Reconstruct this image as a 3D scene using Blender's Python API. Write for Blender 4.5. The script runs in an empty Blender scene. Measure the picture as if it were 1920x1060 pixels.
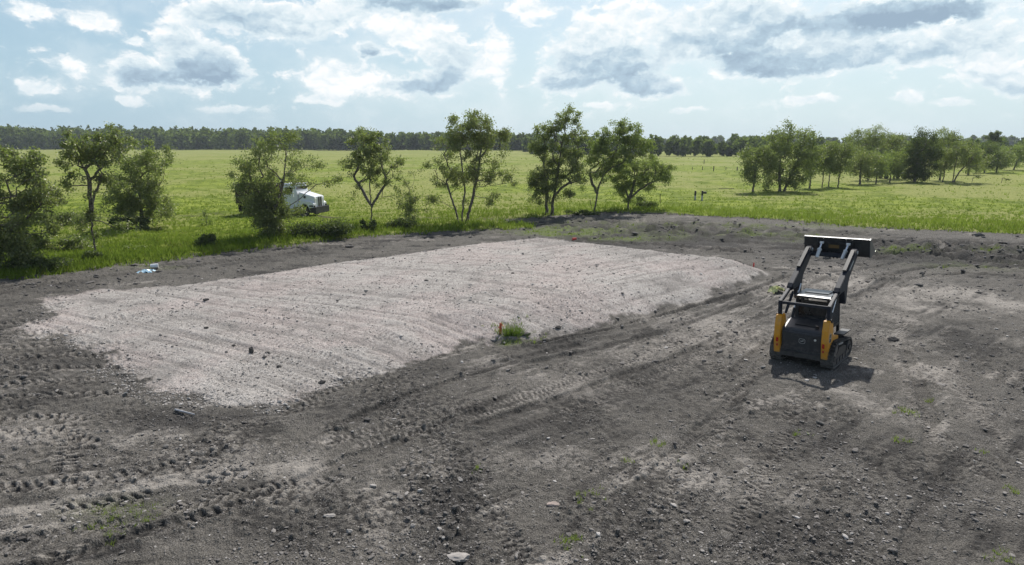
import bpy, math, random
import numpy as np
from mathutils import Vector, Matrix

scene = bpy.context.scene
COL = scene.collection
R_ = math.radians

# ---------------------------------------------------------------- camera
CAM_H = 7.0
FPX = 1260.0                                  # focal length in photo pixels (1920 wide)
PITCH = math.atan((530 - 266) / FPX)
cam_d = bpy.data.cameras.new('camera')
cam_d.sensor_width = 36.0
cam_d.lens = 36.0 * FPX / 1920.0
cam_d.clip_start = 0.1
cam_d.clip_end = 20000
cam = bpy.data.objects.new('camera', cam_d)
COL.objects.link(cam)
cam.location = (0, 0, CAM_H)
cam.rotation_euler = (math.pi / 2 - PITCH, 0, 0)
scene.camera = cam

# ---------------------------------------------------------------- light
SUN_EL = R_(48)
SUN_AZ = R_(22)                               # from +Y (ahead) towards +X
sun_d = bpy.data.lights.new('sun', 'SUN')
sun_d.energy = 4.8
sun_d.angle = R_(0.6)
sun_d.color = (1.0, 0.965, 0.91)
sun = bpy.data.objects.new('sun', sun_d)
COL.objects.link(sun)
sdir = Vector((math.sin(SUN_AZ) * math.cos(SUN_EL), math.cos(SUN_AZ) * math.cos(SUN_EL), math.sin(SUN_EL)))
sun.rotation_euler = sdir.to_track_quat('Z', 'Y').to_euler()

scene.view_settings.view_transform = 'Standard'
scene.view_settings.look = 'None'
scene.view_settings.exposure = 0.08
scene.view_settings.gamma = 1.0
scene.view_settings.use_curve_mapping = False
scene.cycles.max_bounces = 6
scene.cycles.transparent_max_bounces = 8
scene.cycles.volume_bounces = 0

# ---------------------------------------------------------------- node helper
class N:
    def __init__(s, tree):
        s.t = tree; s.t.nodes.clear()
    def n(s, typ, props=None, **ins):
        nd = s.t.nodes.new(typ)
        for k, v in (props or {}).items(): setattr(nd, k, v)
        for k, v in ins.items():
            key = int(k[1:]) if k[0] == 'i' and k[1:].isdigit() else k.replace('_', ' ')
            s.put(nd.inputs[key], v)
        return nd
    def put(s, sock, v):
        if isinstance(v, bpy.types.NodeSocket): s.t.links.new(v, sock)
        elif isinstance(v, bpy.types.Node): s.t.links.new(v.outputs[0], sock)
        else: sock.default_value = v
    def m(s, op, a, b=None, c=None, clamp=False):
        nd = s.t.nodes.new('ShaderNodeMath'); nd.operation = op; nd.use_clamp = clamp
        s.put(nd.inputs[0], a)
        if b is not None: s.put(nd.inputs[1], b)
        if c is not None: s.put(nd.inputs[2], c)
        return nd.outputs[0]
    def mr(s, v, a, b, c=0.0, d=1.0, smooth=True):
        nd = s.t.nodes.new('ShaderNodeMapRange')
        nd.interpolation_type = 'SMOOTHSTEP' if smooth else 'LINEAR'
        for i, x in enumerate((v, a, b, c, d)): s.put(nd.inputs[i], x)
        return nd.outputs[0]
    def mix(s, fac, a, b, mode='MIX'):
        nd = s.t.nodes.new('ShaderNodeMix'); nd.data_type = 'RGBA'; nd.blend_type = mode
        s.put(nd.inputs[0], fac); s.put(nd.inputs[6], a); s.put(nd.inputs[7], b)
        return nd.outputs[2]
    def ramp(s, fac, stops):
        nd = s.t.nodes.new('ShaderNodeValToRGB'); e = nd.color_ramp.elements
        while len(e) < len(stops): e.new(0.5)
        for i, (p, c) in enumerate(stops):
            e[i].position = p; e[i].color = (*c, 1) if len(c) == 3 else c
        s.put(nd.inputs[0], fac)
        return nd.outputs[0]
    def noise(s, vec, scale, detail=3, rough=0.55, dist=0.0):
        return s.n('ShaderNodeTexNoise', {'noise_dimensions': '2D'}, Vector=vec, Scale=scale, Detail=detail, Roughness=rough, Distortion=dist).outputs[0]

# ---------------------------------------------------------------- world: sky with cumulus clouds
world = bpy.data.worlds.new('World')
scene.world = world
world.use_nodes = True
w = N(world.node_tree)
world.cycles.sampling_method = 'MANUAL'
world.cycles.sample_map_resolution = 256
tc = w.n('ShaderNodeTexCoord').outputs['Generated']
sep = w.n('ShaderNodeSeparateXYZ', Vector=tc)
vx, vy, vz = sep.outputs
az = w.m('MULTIPLY', w.m('ARCTAN2', vx, vy), 57.29578)
el = w.m('MULTIPLY', w.m('ARCSINE', vz), 57.29578)
sky = w.n('ShaderNodeTexSky', {'sky_type': 'NISHITA', 'sun_disc': False, 'sun_elevation': SUN_EL,
                              'sun_rotation': SUN_AZ, 'altitude': 50.0, 'air_density': 1.0,
                              'dust_density': 1.6, 'ozone_density': 1.5}).outputs[0]
skyc = w.mix(1.0, sky, (0.105, 0.105, 0.105, 1), 'MULTIPLY')
# thin bright veil near the horizon (humid summer air)
veil = w.mr(el, 30.0, -2.0, 0.0, 1.0)
veilc = w.mix(w.mr(az, -38.0, 12.0), (0.40, 0.60, 0.74, 1), (0.60, 0.78, 0.86, 1))
skyc = w.mix(w.m('MULTIPLY', veil, 0.86), skyc, veilc)
uv = w.n('ShaderNodeCombineXYZ', X=az, Y=w.m('MULTIPLY', el, 1.55), Z=0.0).outputs[0]
warp = w.n('ShaderNodeTexNoise', {'noise_dimensions': '2D'}, Vector=uv, Scale=0.45, Detail=5.0, Roughness=0.6)
wv = w.n('ShaderNodeVectorMath', {'operation': 'SUBTRACT'}, i0=warp.outputs['Color'], i1=(0.5, 0.5, 0.5)).outputs[0]
wv = w.n('ShaderNodeVectorMath', {'operation': 'SCALE'}, i0=wv, Scale=1.7).outputs[0]
uvw = w.n('ShaderNodeVectorMath', {'operation': 'ADD'}, i0=uv, i1=wv).outputs[0]
def px_ae(px, py):
    dx = (px - 960) / FPX; dy = (530 - py) / FPX
    c, s = math.cos(PITCH), math.sin(PITCH)
    x, y, z = dx, c + dy * s, -s + dy * c
    return math.degrees(math.atan2(x, y)), math.degrees(math.atan2(z, math.hypot(x, y)))
# (centre x, centre y, half width, half height, greyness): cloud masses where the photo has them
CLOUDS = [
    (270, 142, 92, 42, 1.0), (400, 138, 88, 44, 1.25), (335, 75, 62, 54, .45), (395, 105, 62, 34, .6),
    (455, 32, 115, 44, .75), (560, 45, 95, 48, .45), (370, 20, 60, 28, .35), (55, 18, 60, 26, .2), (178, 38, 66, 22, .15),
    (75, 165, 52, 22, .15), (252, 76, 26, 13, .1), (650, 22, 75, 40, .3), (790, 5, 170, 27, 1.1), (690, 96, 38, 20, .9),
    (640, 150, 110, 44, .05), (780, 60, 90, 50, .1), (850, 110, 70, 52, .55), (800, 158, 98, 32, .95), (930, 110, 38, 60, .05),
    (1150, 45, 110, 60, .15), (1090, 105, 95, 55, .6), (1055, 155, 85, 34, .7), (1180, 120, 110, 55, .85), (1220, 165, 100, 24, .85),
    (1290, 60, 80, 60, .5), (1390, 70, 120, 75, .8), (1470, 120, 165, 42, .95), (1600, 35, 210, 44, 1.25), (1760, 15, 190, 42, 1.2),
    (1690, 95, 170, 42, .7), (1560, 85, 90, 48, .35), (1850, 70, 120, 42, .5), (1860, 125, 110, 52, .3), (1900, 160, 70, 26, .6),
    (1705, 178, 42, 22, .25), (600, 185, 60, 14, .05), (1400, 10, 90, 30, .5), (2150, 70, 230, 80, .8), (-180, 110, 180, 60, .4),
    (235, 187, 40, 12, .05), (90, 205, 70, 10, .05), (450, 205, 60, 9, .05), (1290, 205, 50, 9, .1), (1520, 188, 60, 12, .1), (1130, 195, 50, 9, .05), (1790, 190, 60, 12, .2), (140, 125, 55, 28, .05), (1000, 15, 70, 22, .05),
]
usep = w.n('ShaderNodeSeparateXYZ', Vector=uvw)
sumw = None; sumt = None; sumg = None
for (cx, cy, rx, ry, gr) in CLOUDS:
    a0, e0 = px_ae(cx, cy); a1, e1 = px_ae(cx + rx, cy); a2, e2 = px_ae(cx, cy - ry)
    rx_ = abs(a1 - a0) * 1.25; ry_ = abs(e2 - e0) * 1.55 * 1.25
    mp = w.n('ShaderNodeMapping', {'vector_type': 'TEXTURE'}, Vector=uvw, Location=(a0, e0 * 1.55, 0), Scale=(rx_, ry_, 1.0)).outputs[0]
    ln = w.n('ShaderNodeVectorMath', {'operation': 'LENGTH'}, i0=mp).outputs['Value']
    wt = w.mr(ln, 1.0, 0.0)
    ty = w.n('ShaderNodeSeparateXYZ', Vector=mp).outputs[1]
    wty = w.m('MULTIPLY', wt, ty); wg = w.m('MULTIPLY', wt, gr)
    sumw = wt if sumw is None else w.m('ADD', sumw, wt)
    sumt = wty if sumt is None else w.m('ADD', sumt, wty)
    sumg = wg if sumg is None else w.m('ADD', sumg, wg)
inv = w.m('DIVIDE', 1.0, w.m('ADD', sumw, 0.02))
tmean = w.m('MULTIPLY', sumt, inv)           # -1 base .. +1 top of the cloud mass
gmean = w.m('MULTIPLY', sumg, inv)
def puffs(off):
    v = w.n('ShaderNodeVectorMath', {'operation': 'ADD'}, i0=uvw, i1=(off[0], off[1], 0)).outputs[0]
    n1 = w.n('ShaderNodeTexNoise', {'noise_dimensions': '2D'}, Vector=v, Scale=0.40, Detail=8.0, Roughness=0.60, Distortion=0.2).outputs[0]
    vo = w.n('ShaderNodeTexVoronoi', {'feature': 'F1', 'voronoi_dimensions': '2D', 'normalize': True}, Vector=v, Scale=0.55, Detail=3.0,
             Roughness=0.6).outputs['Distance']
    return w.m('ADD', w.m('MULTIPLY', w.m('SUBTRACT', n1, 0.5), 1.9), w.m('MULTIPLY', w.m('SUBTRACT', 0.42, vo), 1.35))
p0 = puffs((0, 0)); p1 = puffs((-0.15, 0.75))
base = w.m('MULTIPLY', w.m('MINIMUM', sumw, 1.25), 1.25)
dens = w.m('ADD', w.m('SUBTRACT', base, 0.36), p0)
cov = w.mr(dens, -0.05, 0.62)
thick = w.mr(w.m('ADD', base, w.m('MULTIPLY', p0, 0.45)), 0.35, 1.15)
relief = w.m('SUBTRACT', p0, p1)             # >0 facing the light above
shade = w.m('MULTIPLY', relief, 0.42)
grey = w.m('MULTIPLY', w.m('MULTIPLY', gmean, thick), w.mr(tmean, 0.50, -0.30, 0.42, 1.0))
lum = w.m('ADD', w.m('SUBTRACT', 0.96, w.m('MULTIPLY', grey, 0.92)), shade, clamp=True)
cloudc = w.ramp(lum, [(0.0, (0.30, 0.41, 0.53)), (0.35, (0.45, 0.59, 0.70)), (0.68, (0.74, 0.84, 0.89)), (1.0, (1.02, 1.02, 1.02))])
# high thin cloud streaks over the blue
thin = w.n('ShaderNodeTexNoise', {'noise_dimensions': '2D'}, Vector=uvw, Scale=0.12, Detail=7.0, Roughness=0.62).outputs[0]
thinf = w.m('MULTIPLY', w.mr(thin, 0.42, 0.72), 0.34)
skyc = w.mix(thinf, skyc, (0.84, 0.91, 0.94, 1))
fade = w.m('MULTIPLY', w.mr(el, 0.6, 4.5), w.mr(el, 60.0, 25.0))
soft = w.m('MULTIPLY', w.m('MULTIPLY', w.mr(w.m('ADD', base, w.m('MULTIPLY', p0, 0.35)), -0.1, 1.1), fade), 0.60)
skyc = w.mix(soft, skyc, w.mix(w.m('MULTIPLY', grey, 0.8, clamp=True), (0.80, 0.89, 0.93, 1), (0.50, 0.64, 0.75, 1)))
skyall = w.mix(w.m('MULTIPLY', cov, w.m('MULTIPLY', fade, 0.93)), skyc, cloudc)
bg = w.n('ShaderNodeBackground', Color=skyall, Strength=1.0)
w.n('ShaderNodeOutputWorld', Surface=bg.outputs[0])

# ---------------------------------------------------------------- pixel -> ground point (authoring aid)
_c, _s = math.cos(PITCH), math.sin(PITCH)
def G(px, py, z=0.0):
    dx = (px - 960) / FPX; dy = (530 - py) / FPX
    d = (dx, _c + dy * _s, -_s + dy * _c)
    t = (z - CAM_H) / d[2]
    return np.array([d[0] * t, d[1] * t])
def depth_of(x, y, z=0.0):
    return y * _c - (z - CAM_H) * _s

# ---------------------------------------------------------------- numpy noise
def _hash(ix, iy, seed):
    h = (ix.astype(np.int64) * 374761393 + iy.astype(np.int64) * 668265263 + seed * 1442695041) & 0xffffffff
    h = ((h ^ (h >> 13)) * 1274126177) & 0xffffffff
    h = (h ^ (h >> 16)) & 0xffffffff
    return h.astype(np.float64) / 4294967295.0
def vnoise(x, y, seed=0):
    x0 = np.floor(x); y0 = np.floor(y); fx = x - x0; fy = y - y0
    fx = fx * fx * fx * (fx * (fx * 6 - 15) + 10); fy = fy * fy * fy * (fy * (fy * 6 - 15) + 10)
    a = _hash(x0, y0, seed); b = _hash(x0 + 1, y0, seed); c = _hash(x0, y0 + 1, seed); d = _hash(x0 + 1, y0 + 1, seed)
    return (a * (1 - fx) + b * fx) * (1 - fy) + (c * (1 - fx) + d * fx) * fy
def fbm(x, y, oct=4, seed=0, gain=0.5):
    s = 0; a = 1; t = 0
    for i in range(oct):
        s = s + a * vnoise(x * 2 ** i + 17.3 * i, y * 2 ** i - 9.1 * i, seed + i); t += a; a *= gain
    return s / t - 0.5                          # about -0.5..0.5
def cells(x, y, seed=0):                        # distance to nearest jittered point, and that cell's random number
    x0 = np.floor(x); y0 = np.floor(y); best = np.full(x.shape, 9.0); rid = np.zeros(x.shape)
    for i in (-1, 0, 1):
        for j in (-1, 0, 1):
            cx = x0 + i; cy = y0 + j
            px = cx + _hash(cx, cy, seed); py = cy + _hash(cx, cy, seed + 7)
            d = (px - x) ** 2 + (py - y) ** 2
            m = d < best
            best = np.where(m, d, best); rid = np.where(m, _hash(cx, cy, seed + 13), rid)
    return np.sqrt(best), rid
def sstep(x, a, b):
    t = np.clip((x - a) / (b - a), 0, 1); return t * t * (3 - 2 * t)

def poly_sd(x, y, P):                           # signed distance, positive inside
    d = np.full(x.shape, 1e9); ins = np.zeros(x.shape, bool); n = len(P)
    for i in range(n):
        ax, ay = P[i]; bx, by = P[(i + 1) % n]
        ex, ey = bx - ax, by - ay; wx, wy = x - ax, y - ay
        t = np.clip((wx * ex + wy * ey) / (ex * ex + ey * ey), 0, 1)
        d = np.minimum(d, (wx - t * ex) ** 2 + (wy - t * ey) ** 2)
        c = ((ay > y) != (by > y))
        with np.errstate(divide='ignore', invalid='ignore'):
            c &= x < (bx - ax) * (y - ay) / ((by - ay) if by != ay else 1e-9) + ax
        ins ^= c
    return np.where(ins, 1, -1) * np.sqrt(d)
def line_su(x, y, P):                           # arc length s and signed offset u to a polyline
    bd = np.full(x.shape, 1e9); S = np.zeros(x.shape); U = np.zeros(x.shape); acc = 0
    for i in range(len(P) - 1):
        ax, ay = P[i]; bx, by = P[i + 1]; L = math.hypot(bx - ax, by - ay); ex, ey = (bx - ax) / L, (by - ay) / L
        wx, wy = x - ax, y - ay; t = np.clip(wx * ex + wy * ey, 0, L)
        dx = wx - t * ex; dy = wy - t * ey; d = dx * dx + dy * dy; m = d < bd
        u = wx * ey - wy * ex
        bd = np.where(m, d, bd); S = np.where(m, acc + t, S); U = np.where(m, np.sign(u) * np.sqrt(d), U); acc += L
    return S, U
def smooth_path(pts, n=8):
    P = [np.array(p, float) for p in pts]; P = [2 * P[0] - P[1]] + P + [2 * P[-1] - P[-2]]; out = []
    for i in range(1, len(P) - 2):
        for k in range(n):
            t = k / n; a, b, c, d = P[i - 1:i + 3]
            out.append(0.5 * ((2 * b) + (-a + c) * t + (2 * a - 5 * b + 4 * c - d) * t * t + (-a + 3 * b - 3 * c + d) * t ** 3))
    out.append(P[-2]); return out
def ell(x, y, px, py, rx, ry, ang=0.0):         # soft ellipse on the ground, given where it lies
    c = G(px, py); a = G(px + rx, py); b = G(px, py - ry)
    R1 = abs(a[0] - c[0]); R2 = abs(b[1] - c[1])
    dx = x - c[0]; dy = y - c[1]; ca, sa = math.cos(ang), math.sin(ang)
    q = ((dx * ca + dy * sa) / R1) ** 2 + ((-dx * sa + dy * ca) / R2) ** 2
    return np.exp(-q * 1.2)
# ---------------------------------------------------------------- object helpers
def tag(o, label=None, cat=None, group=None, kind=None):
    if label: o['label'] = label
    if cat: o['category'] = cat
    if group: o['group'] = group
    if kind: o['kind'] = kind
    return o
def link_mesh(name, me, parent=None):
    o = bpy.data.objects.new(name, me); COL.objects.link(o)
    if parent: o.parent = parent
    return o
def np_mesh(name, V, F, mat, parent=None, smooth=False, colour=None, link=True):
    """V (n,3), F (m,k) with k = 3 or 4"""
    me = bpy.data.meshes.new(name); V = np.ascontiguousarray(V, np.float32); F = np.ascontiguousarray(F, np.int32)
    me.vertices.add(len(V)); me.vertices.foreach_set('co', V.ravel())
    k = F.shape[1]; me.loops.add(F.size); me.loops.foreach_set('vertex_index', F.ravel())
    me.polygons.add(len(F)); me.polygons.foreach_set('loop_start', np.arange(0, F.size, k, dtype=np.int32))
    if smooth: me.polygons.foreach_set('use_smooth', np.ones(len(F), bool))
    else: me.polygons.foreach_set('use_smooth', np.zeros(len(F), bool))
    me.update(calc_edges=True); me.materials.append(mat)
    if colour is not None:
        at = me.color_attributes.new('tint', 'FLOAT_COLOR', 'POINT')
        C = np.ones((len(V), 4), np.float32); C[:, :colour.shape[1]] = colour
        at.data.foreach_set('color', C.ravel())
    return link_mesh(name, me, parent) if link else me
def material(name, rough=0.8):
    m = bpy.data.materials.new(name); m.use_nodes = True
    n = N(m.node_tree); out = n.n('ShaderNodeOutputMaterial')
    return m, n, out
def attr(n, name='tint'):
    return n.n('ShaderNodeAttribute', {'attribute_name': name})

# ---------------------------------------------------------------- layout of the ground (plan outlines)
PAD = [G(*p) for p in [(86, 562), (160, 550), (240, 541), (300, 538), (425, 522), (480, 516), (600, 497), (753, 478), (872, 460), (1001, 447),
      (1045, 449), (1180, 470), (1290, 489), (1390, 498), (1432, 506), (1440, 514), (1400, 530), (1340, 549), (1250, 578), (1160, 602),
      (1085, 620), (1010, 634), (950, 641), (880, 646), (800, 668), (730, 690), (660, 706), (600, 722), (548, 748), (520, 764),
      (440, 757), (380, 748), (305, 742), (258, 722), (228, 690), (200, 660), (130, 640), (62, 628), (48, 608), (100, 590)]]
GRASS = [G(*p) for p in [(-700, 560), (-200, 548), (0, 524), (60, 520), (150, 506), (300, 488), (400, 476), (490, 464), (620, 450), (700, 443), (800, 437),
      (900, 432), (985, 431), (994, 427), (950, 416), (925, 412), (1000, 409), (1075, 402), (1130, 399), (1210, 401), (1300, 404), (1450, 413), (1600, 424),
      (1750, 433), (1920, 439), (2300, 446)]]
GRASS = GRASS + [np.array([3000., 60.]), np.array([3000., 4000.]), np.array([-3000., 4000.]), np.array([-3000., 30.])]
A0, A1 = G(700, 695), G(1400, 520)
DIR_A = (A1 - A0) / np.linalg.norm(A1 - A0)    # along the pad's long side
ANG_A = math.atan2(DIR_A[1], DIR_A[0])

V_FRONT = float(-G(1085, 620)[0] * DIR_A[1] + G(1085, 620)[1] * DIR_A[0]); V_BACK = float(-G(600, 495)[0] * DIR_A[1] + G(600, 495)[1] * DIR_A[0])
TRACKS = []   # (path, width, period, lug depth, skew, warp seed)
def trk(pts, wdt, per, dep, skew=0.5, gap=None, rut=0.02):
    P = smooth_path([G(*p) for p in pts])
    if gap is None: TRACKS.append((P, wdt, per, dep, skew, rut)); return
    for sgn in (-1, 1):
        Q = []
        for i, p in enumerate(P):
            a = P[max(i - 1, 0)]; b = P[min(i + 1, len(P) - 1)]; t = (b - a) / np.linalg.norm(b - a)
            Q.append(p + sgn * gap / 2 * np.array([-t[1], t[0]]))
        TRACKS.append((Q, wdt, per, dep, skew, rut))
for k, yy in enumerate([600, 622, 646, 668, 692, 716, 742]):      # the churned area left of the pad: rows of track prints
    trk([(-260, yy + 32 + 3 * (k % 3)), (-60, yy + 14), (110, yy + 2), (240, yy + (k % 2) * 8 - 2)], 0.55, 0.30, 0.055, 0.55)
trk([(-200, 800), (0, 790), (120, 782), (215, 800)], 0.50, 0.26, 0.07, 0.3)
trk([(-200, 838), (0, 815), (90, 812), (170, 835)], 0.50, 0.26, 0.07, 0.3)
trk([(120, 795), (128, 830), (118, 880)], 0.50, 0.22, 0.07, 0.0)
trk([(-100, 985), (60, 965), (200, 945), (340, 915), (440, 890)], 0.5, 0.24, 0.065, 0.6)
trk([(-100, 920), (60, 915), (160, 905), (300, 880), (400, 850)], 0.45, 0.24, 0.035, 0.6)
trk([(0, 1080), (150, 1030), (330, 985), (470, 940), (640, 900)], 0.5, 0.24, 0.035, 0.6)
trk([(-60, 1040), (80, 1010), (200, 985)], 0.5, 0.24, 0.03, 0.6)
trk([(330, 955), (420, 930), (560, 905)], 0.5, 0.2, 0.04, 0.5)
trk([(560, 755), (640, 722), (700, 704)], 0.5, 0.24, 0.06, 0.2)
trk([(480, 780), (560, 765), (640, 745), (760, 720)], 0.45, 0.2, 0.03, 0.3)
trk([(1420, 800), (1440, 740), (1470, 700)], 0.42, 0.16, 0.035, 0.0, gap=1.45)    # where the loader drove
trk([(1300, 980), (1380, 860), (1420, 800)], 0.42, 0.16, 0.022, 0.0, gap=1.45)
trk([(700, 860), (1000, 770), (1300, 650), (1480, 560), (1600, 500)], 0.42, 0.16, 0.018, 0.2, gap=1.45)
trk([(620, 830), (900, 760), (1150, 690), (1400, 600), (1520, 540)], 0.45, 0.18, 0.02, 0.3)
trk([(1920, 900), (1800, 800), (1740, 690), (1730, 610)], 0.42, 0.16, 0.018, 0.2, gap=1.45)
trk([(1000, 1070), (900, 930), (830, 840), (700, 760)], 0.45, 0.18, 0.02, 0.2)
trk([(560, 590), (700, 640), (830, 670)], 0.5, 0.2, 0.022, 0.2)                   # prints pressed into the stone of the pad
trk([(380, 640), (560, 690), (680, 700)], 0.5, 0.2, 0.022, 0.2)
trk([(250, 600), (420, 660), (560, 720)], 0.5, 0.2, 0.025, 0.2)
trk([(330, 590), (500, 650), (640, 690)], 0.5, 0.2, 0.02, 0.2)
trk([(760, 590), (900, 570), (1050, 545), (1250, 500)], 0.5, 0.2, 0.018, 0.2)
trk([(1180, 480), (1240, 560), (1330, 560)], 0.5, 0.2, 0.018, 0.2)
trk([(1010, 560), (1060, 590), (1130, 612)], 0.5, 0.22, 0.05, 0.2, gap=1.4)       # up over the pad's shoulder
RUTS = []
def rut(pts, wdt, dep): RUTS.append((smooth_path([G(*p) for p in pts]), wdt, dep))
rut([(1000, 648), (1130, 622), (1260, 588), (1400, 550), (1480, 520)], 0.45, 0.10)
rut([(640, 800), (800, 735), (960, 690), (1130, 655), (1290, 610), (1400, 572)], 0.42, 0.06)
rut([(900, 800), (1100, 735), (1300, 660), (1440, 590), (1560, 520), (1700, 490)], 0.42, 0.05)
rut([(1380, 700), (1480, 620), (1600, 545), (1720, 505), (1960, 500)], 0.42, 0.045)
rut([(60, 1075), (260, 1010), (480, 940), (700, 850), (900, 770)], 0.40, 0.05)
rut([(1700, 1075), (1760, 900), (1740, 760), (1700, 660)], 0.42, 0.04)
rut([(1130, 1075), (1210, 930), (1330, 800), (1410, 720)], 0.42, 0.04)
rut([(880, 700), (1010, 668), (1180, 630), (1330, 590), (1450, 545)], 0.55, 0.05)
rut([(1330, 470), (1440, 466), (1600, 470), (1920, 500)], 0.8, 0.10)
rut([(1250, 450), (1440, 457), (1700, 480), (1960, 500)], 0.8, 0.10)
rut([(1640, 540), (1700, 510), (1800, 500), (1960, 508)], 0.5, 0.08)
rut([(1600, 560), (1700, 525), (1800, 515), (1960, 522)], 0.5, 0.08)
rut([(1200, 425), (1440, 432), (1700, 450), (1960, 462)], 1.0, 0.10)
rut([(1600, 462), (1700, 458), (1800, 464), (1980, 478)], 1.3, 0.22)
rut([(1640, 480), (1760, 478), (1850, 484), (1980, 492)], 1.2, 0.22)
rut([(1100, 416), (1250, 420), (1450, 430), (1620, 440)], 1.1, 0.18)
rut([(1060, 428), (1200, 436), (1350, 441), (1500, 447)], 1.1, 0.16)
rut([(1100, 452), (1250, 462), (1400, 474)], 0.9, 0.14)
rut([(-60, 570), (100, 533), (300, 505), (480, 484), (700, 456), (960, 436)], 0.5, 0.07)
rut([(-60, 556), (100, 524), (300, 497), (480, 473), (700, 449)], 0.5, 0.05)
rut([(870, 850), (860, 920), (850, 1010), (860, 1080)], 0.35, 0.02)

def ground_fields(x, y):
    """height and surface masks of the whole site at plan points x, y"""
    sd = poly_sd(x, y, PAD); gsd = poly_sd(x, y, GRASS)
    d = np.hypot(x, y)
    nz1 = fbm(x / 1.1, y / 1.1, 4, 3); nz2 = fbm(x / 0.28, y / 0.28, 3, 11); big = fbm(x / 9, y / 9, 3, 5)
    u = x * DIR_A[0] + y * DIR_A[1]; v = -x * DIR_A[1] + y * DIR_A[0]
    # the pad: a low platform of crushed stone, highest along its front right side, feathering out bottom left
    hw = np.clip(sstep(u, 4, 20) * 0.85 + 0.12, 0, 1) * (1 - 0.55 * sstep(v, V_FRONT + 6, V_BACK - 1))
    sdn = sd + nz1 * 1.5 + nz2 * 0.7
    ramp_ = np.clip((sd + 0.25 * nz1 + 0.1) / 2.5, 0, 1)
    H = hw * 0.78 * (0.8 * ramp_ + 0.2 * sstep(ramp_, 0, 1)) - 0.10 * hw * np.exp(-((sd + .15) / .35) ** 2)
    pad = sstep(sdn, -0.12, 0.25)
    g = sstep(gsd + nz1 * 1.4 + nz2 * 0.5, -0.2, 0.5)
    mud = (1 - pad) * (1 - g)
    H += 0.22 * big * sstep(d, 14, 40) * (1 - pad)
    # pasture: hummocky turf
    far = 1 - sstep(d, 120, 420)
    H += g * (0.10 + 0.46 * fbm(x / 3.2, y / 2.2, 4, 21) * far + 0.16 * fbm(x / 0.9, y / 0.8, 2, 22) * far)
    H += g * 1.6 * fbm(x / 70, y / 70, 2, 77) * sstep(d, 90, 400)
    # driven soil
    rough = ell(x, y, 1780, 470, 190, 17) + 0.9 * ell(x, y, 1250, 432, 200, 13) + 0.7 * ell(x, y, 1080, 416, 90, 10) + 0.5 * ell(x, y, 1500, 440, 200, 10)
    rough = np.clip(rough, 0, 1.2) * (1 - g) * (1 - pad)
    c1, r1 = cells(x / 1.3, y / 1.0, 31)
    H += rough * (0.55 * sstep(0.75 - c1, 0, 0.6) * r1 + 0.45 * fbm(x / .9, y / .6, 4, 32, .6))
    # driving streaks (ridges along the two ways people drive here)
    sa = fbm(u / 5.0, v / 0.30, 4, 41); sb = fbm(v / 5.0, u / 0.30, 4, 42)
    sa = fbm(u / 2.6, v / 0.26, 4, 41)
    c_, s_ = math.cos(R_(20)), math.sin(R_(20)); sb = fbm((x * c_ + y * s_) / 2.4, (-x * s_ + y * c_) / 0.26, 4, 42)
    c_, s_ = math.cos(R_(-7)), math.sin(R_(-7)); sc_ = fbm((x * c_ + y * s_) / 4.5, (-x * s_ + y * c_) / 0.40, 4, 44)
    wl_ = 1 - sstep(x + 1.5 * nz1 * 2, -5, -2); wf = sstep(y + 2 * nz1, 32, 37)
    st = (sa * (1 - wl_) + sb * wl_) * (1 - wf) + sc_ * wf
    st = st * sstep(fbm(x / 1.6, y / 1.6, 3, 48), -0.25, 0.15)
    fine = fbm(x / 0.42, y / 0.42, 5, 45, 0.68); rdg = 0.5 - np.abs(fbm(x / 0.30, y / 0.30, 3, 46, 0.6)) * 2
    # on the pad the grader ran across on the left part and lengthwise on the right part
    ca_, sa_ = math.cos(R_(-31)), math.sin(R_(-31)); pu = x * ca_ + y * sa_; pv = -x * sa_ + y * ca_
    pst = fbm(pu / 7.0, pv / 0.24, 4, 47) * (1 - sstep(x + 0.25 * (y - 30) + 3 * nz1, 0, 6)) + sa * sstep(x + 0.25 * (y - 30) + 3 * nz1, 0, 6)
    H += mud * ((0.085 + 0.13 * wf) * st + 0.05 * nz1 + 0.040 * nz2 + 0.125 * fine + 0.022 * rdg) + pad * (0.080 * pst + 0.02 * nz1 + 0.030 * nz2 + 0.045 * fine)
    # churned apron left of the pad: overlapping cleat prints like scales
    scal = (ell(x, y, 90, 690, 230, 110) + ell(x, y, -80, 640, 200, 110) + .3 * ell(x, y, 330, 960, 260, 60) + .8 * ell(x, y, 60, 860, 200, 60) + .45 * ell(x, y, 1450, 760, 110, 60)) * mud
    scal = np.clip(scal, 0, 1)
    rot = R_(8); xr = x * math.cos(rot) + y * math.sin(rot); yr = -x * math.sin(rot) + y * math.cos(rot)
    pn = 1.1 * nz1 + 0.25 * nz2
    colph = xr / 0.62 + 0.6 * fbm(x / 2.5, y / 2.5, 2, 59); ph = yr / 0.42 + 0.5 * (np.floor(colph) % 2) + 0.22 * np.cos(2 * math.pi * colph) + pn
    fr_ = ph - np.floor(ph); saw = sstep(fr_, 0, 0.26) * (1 - fr_) ** 0.8 * (0.75 + 0.5 * _hash(np.floor(colph), np.floor(ph), 60))
    gate = sstep(fbm(x / 2.0, y / 1.1, 3, 64), -0.30, -0.02)
    H += scal * gate * 0.062 * saw
    near = 1 - sstep(d, 22, 40)
    c2, r2 = cells(x / 0.17, y / 0.17, 51); c3, r3 = cells(x / 0.075, y / 0.075, 52)
    cl = sstep(fbm(x / 1.7, y / 1.7, 4, 53), -0.10, 0.22)
    cl = np.clip(cl + ell(x, y, 850, 940, 130, 110) + ell(x, y, 380, 850, 120, 40) + ell(x, y, 760, 760, 110, 45) + 0.8 * ell(x, y, 1250, 700, 200, 60), 0, 1.2)
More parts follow.
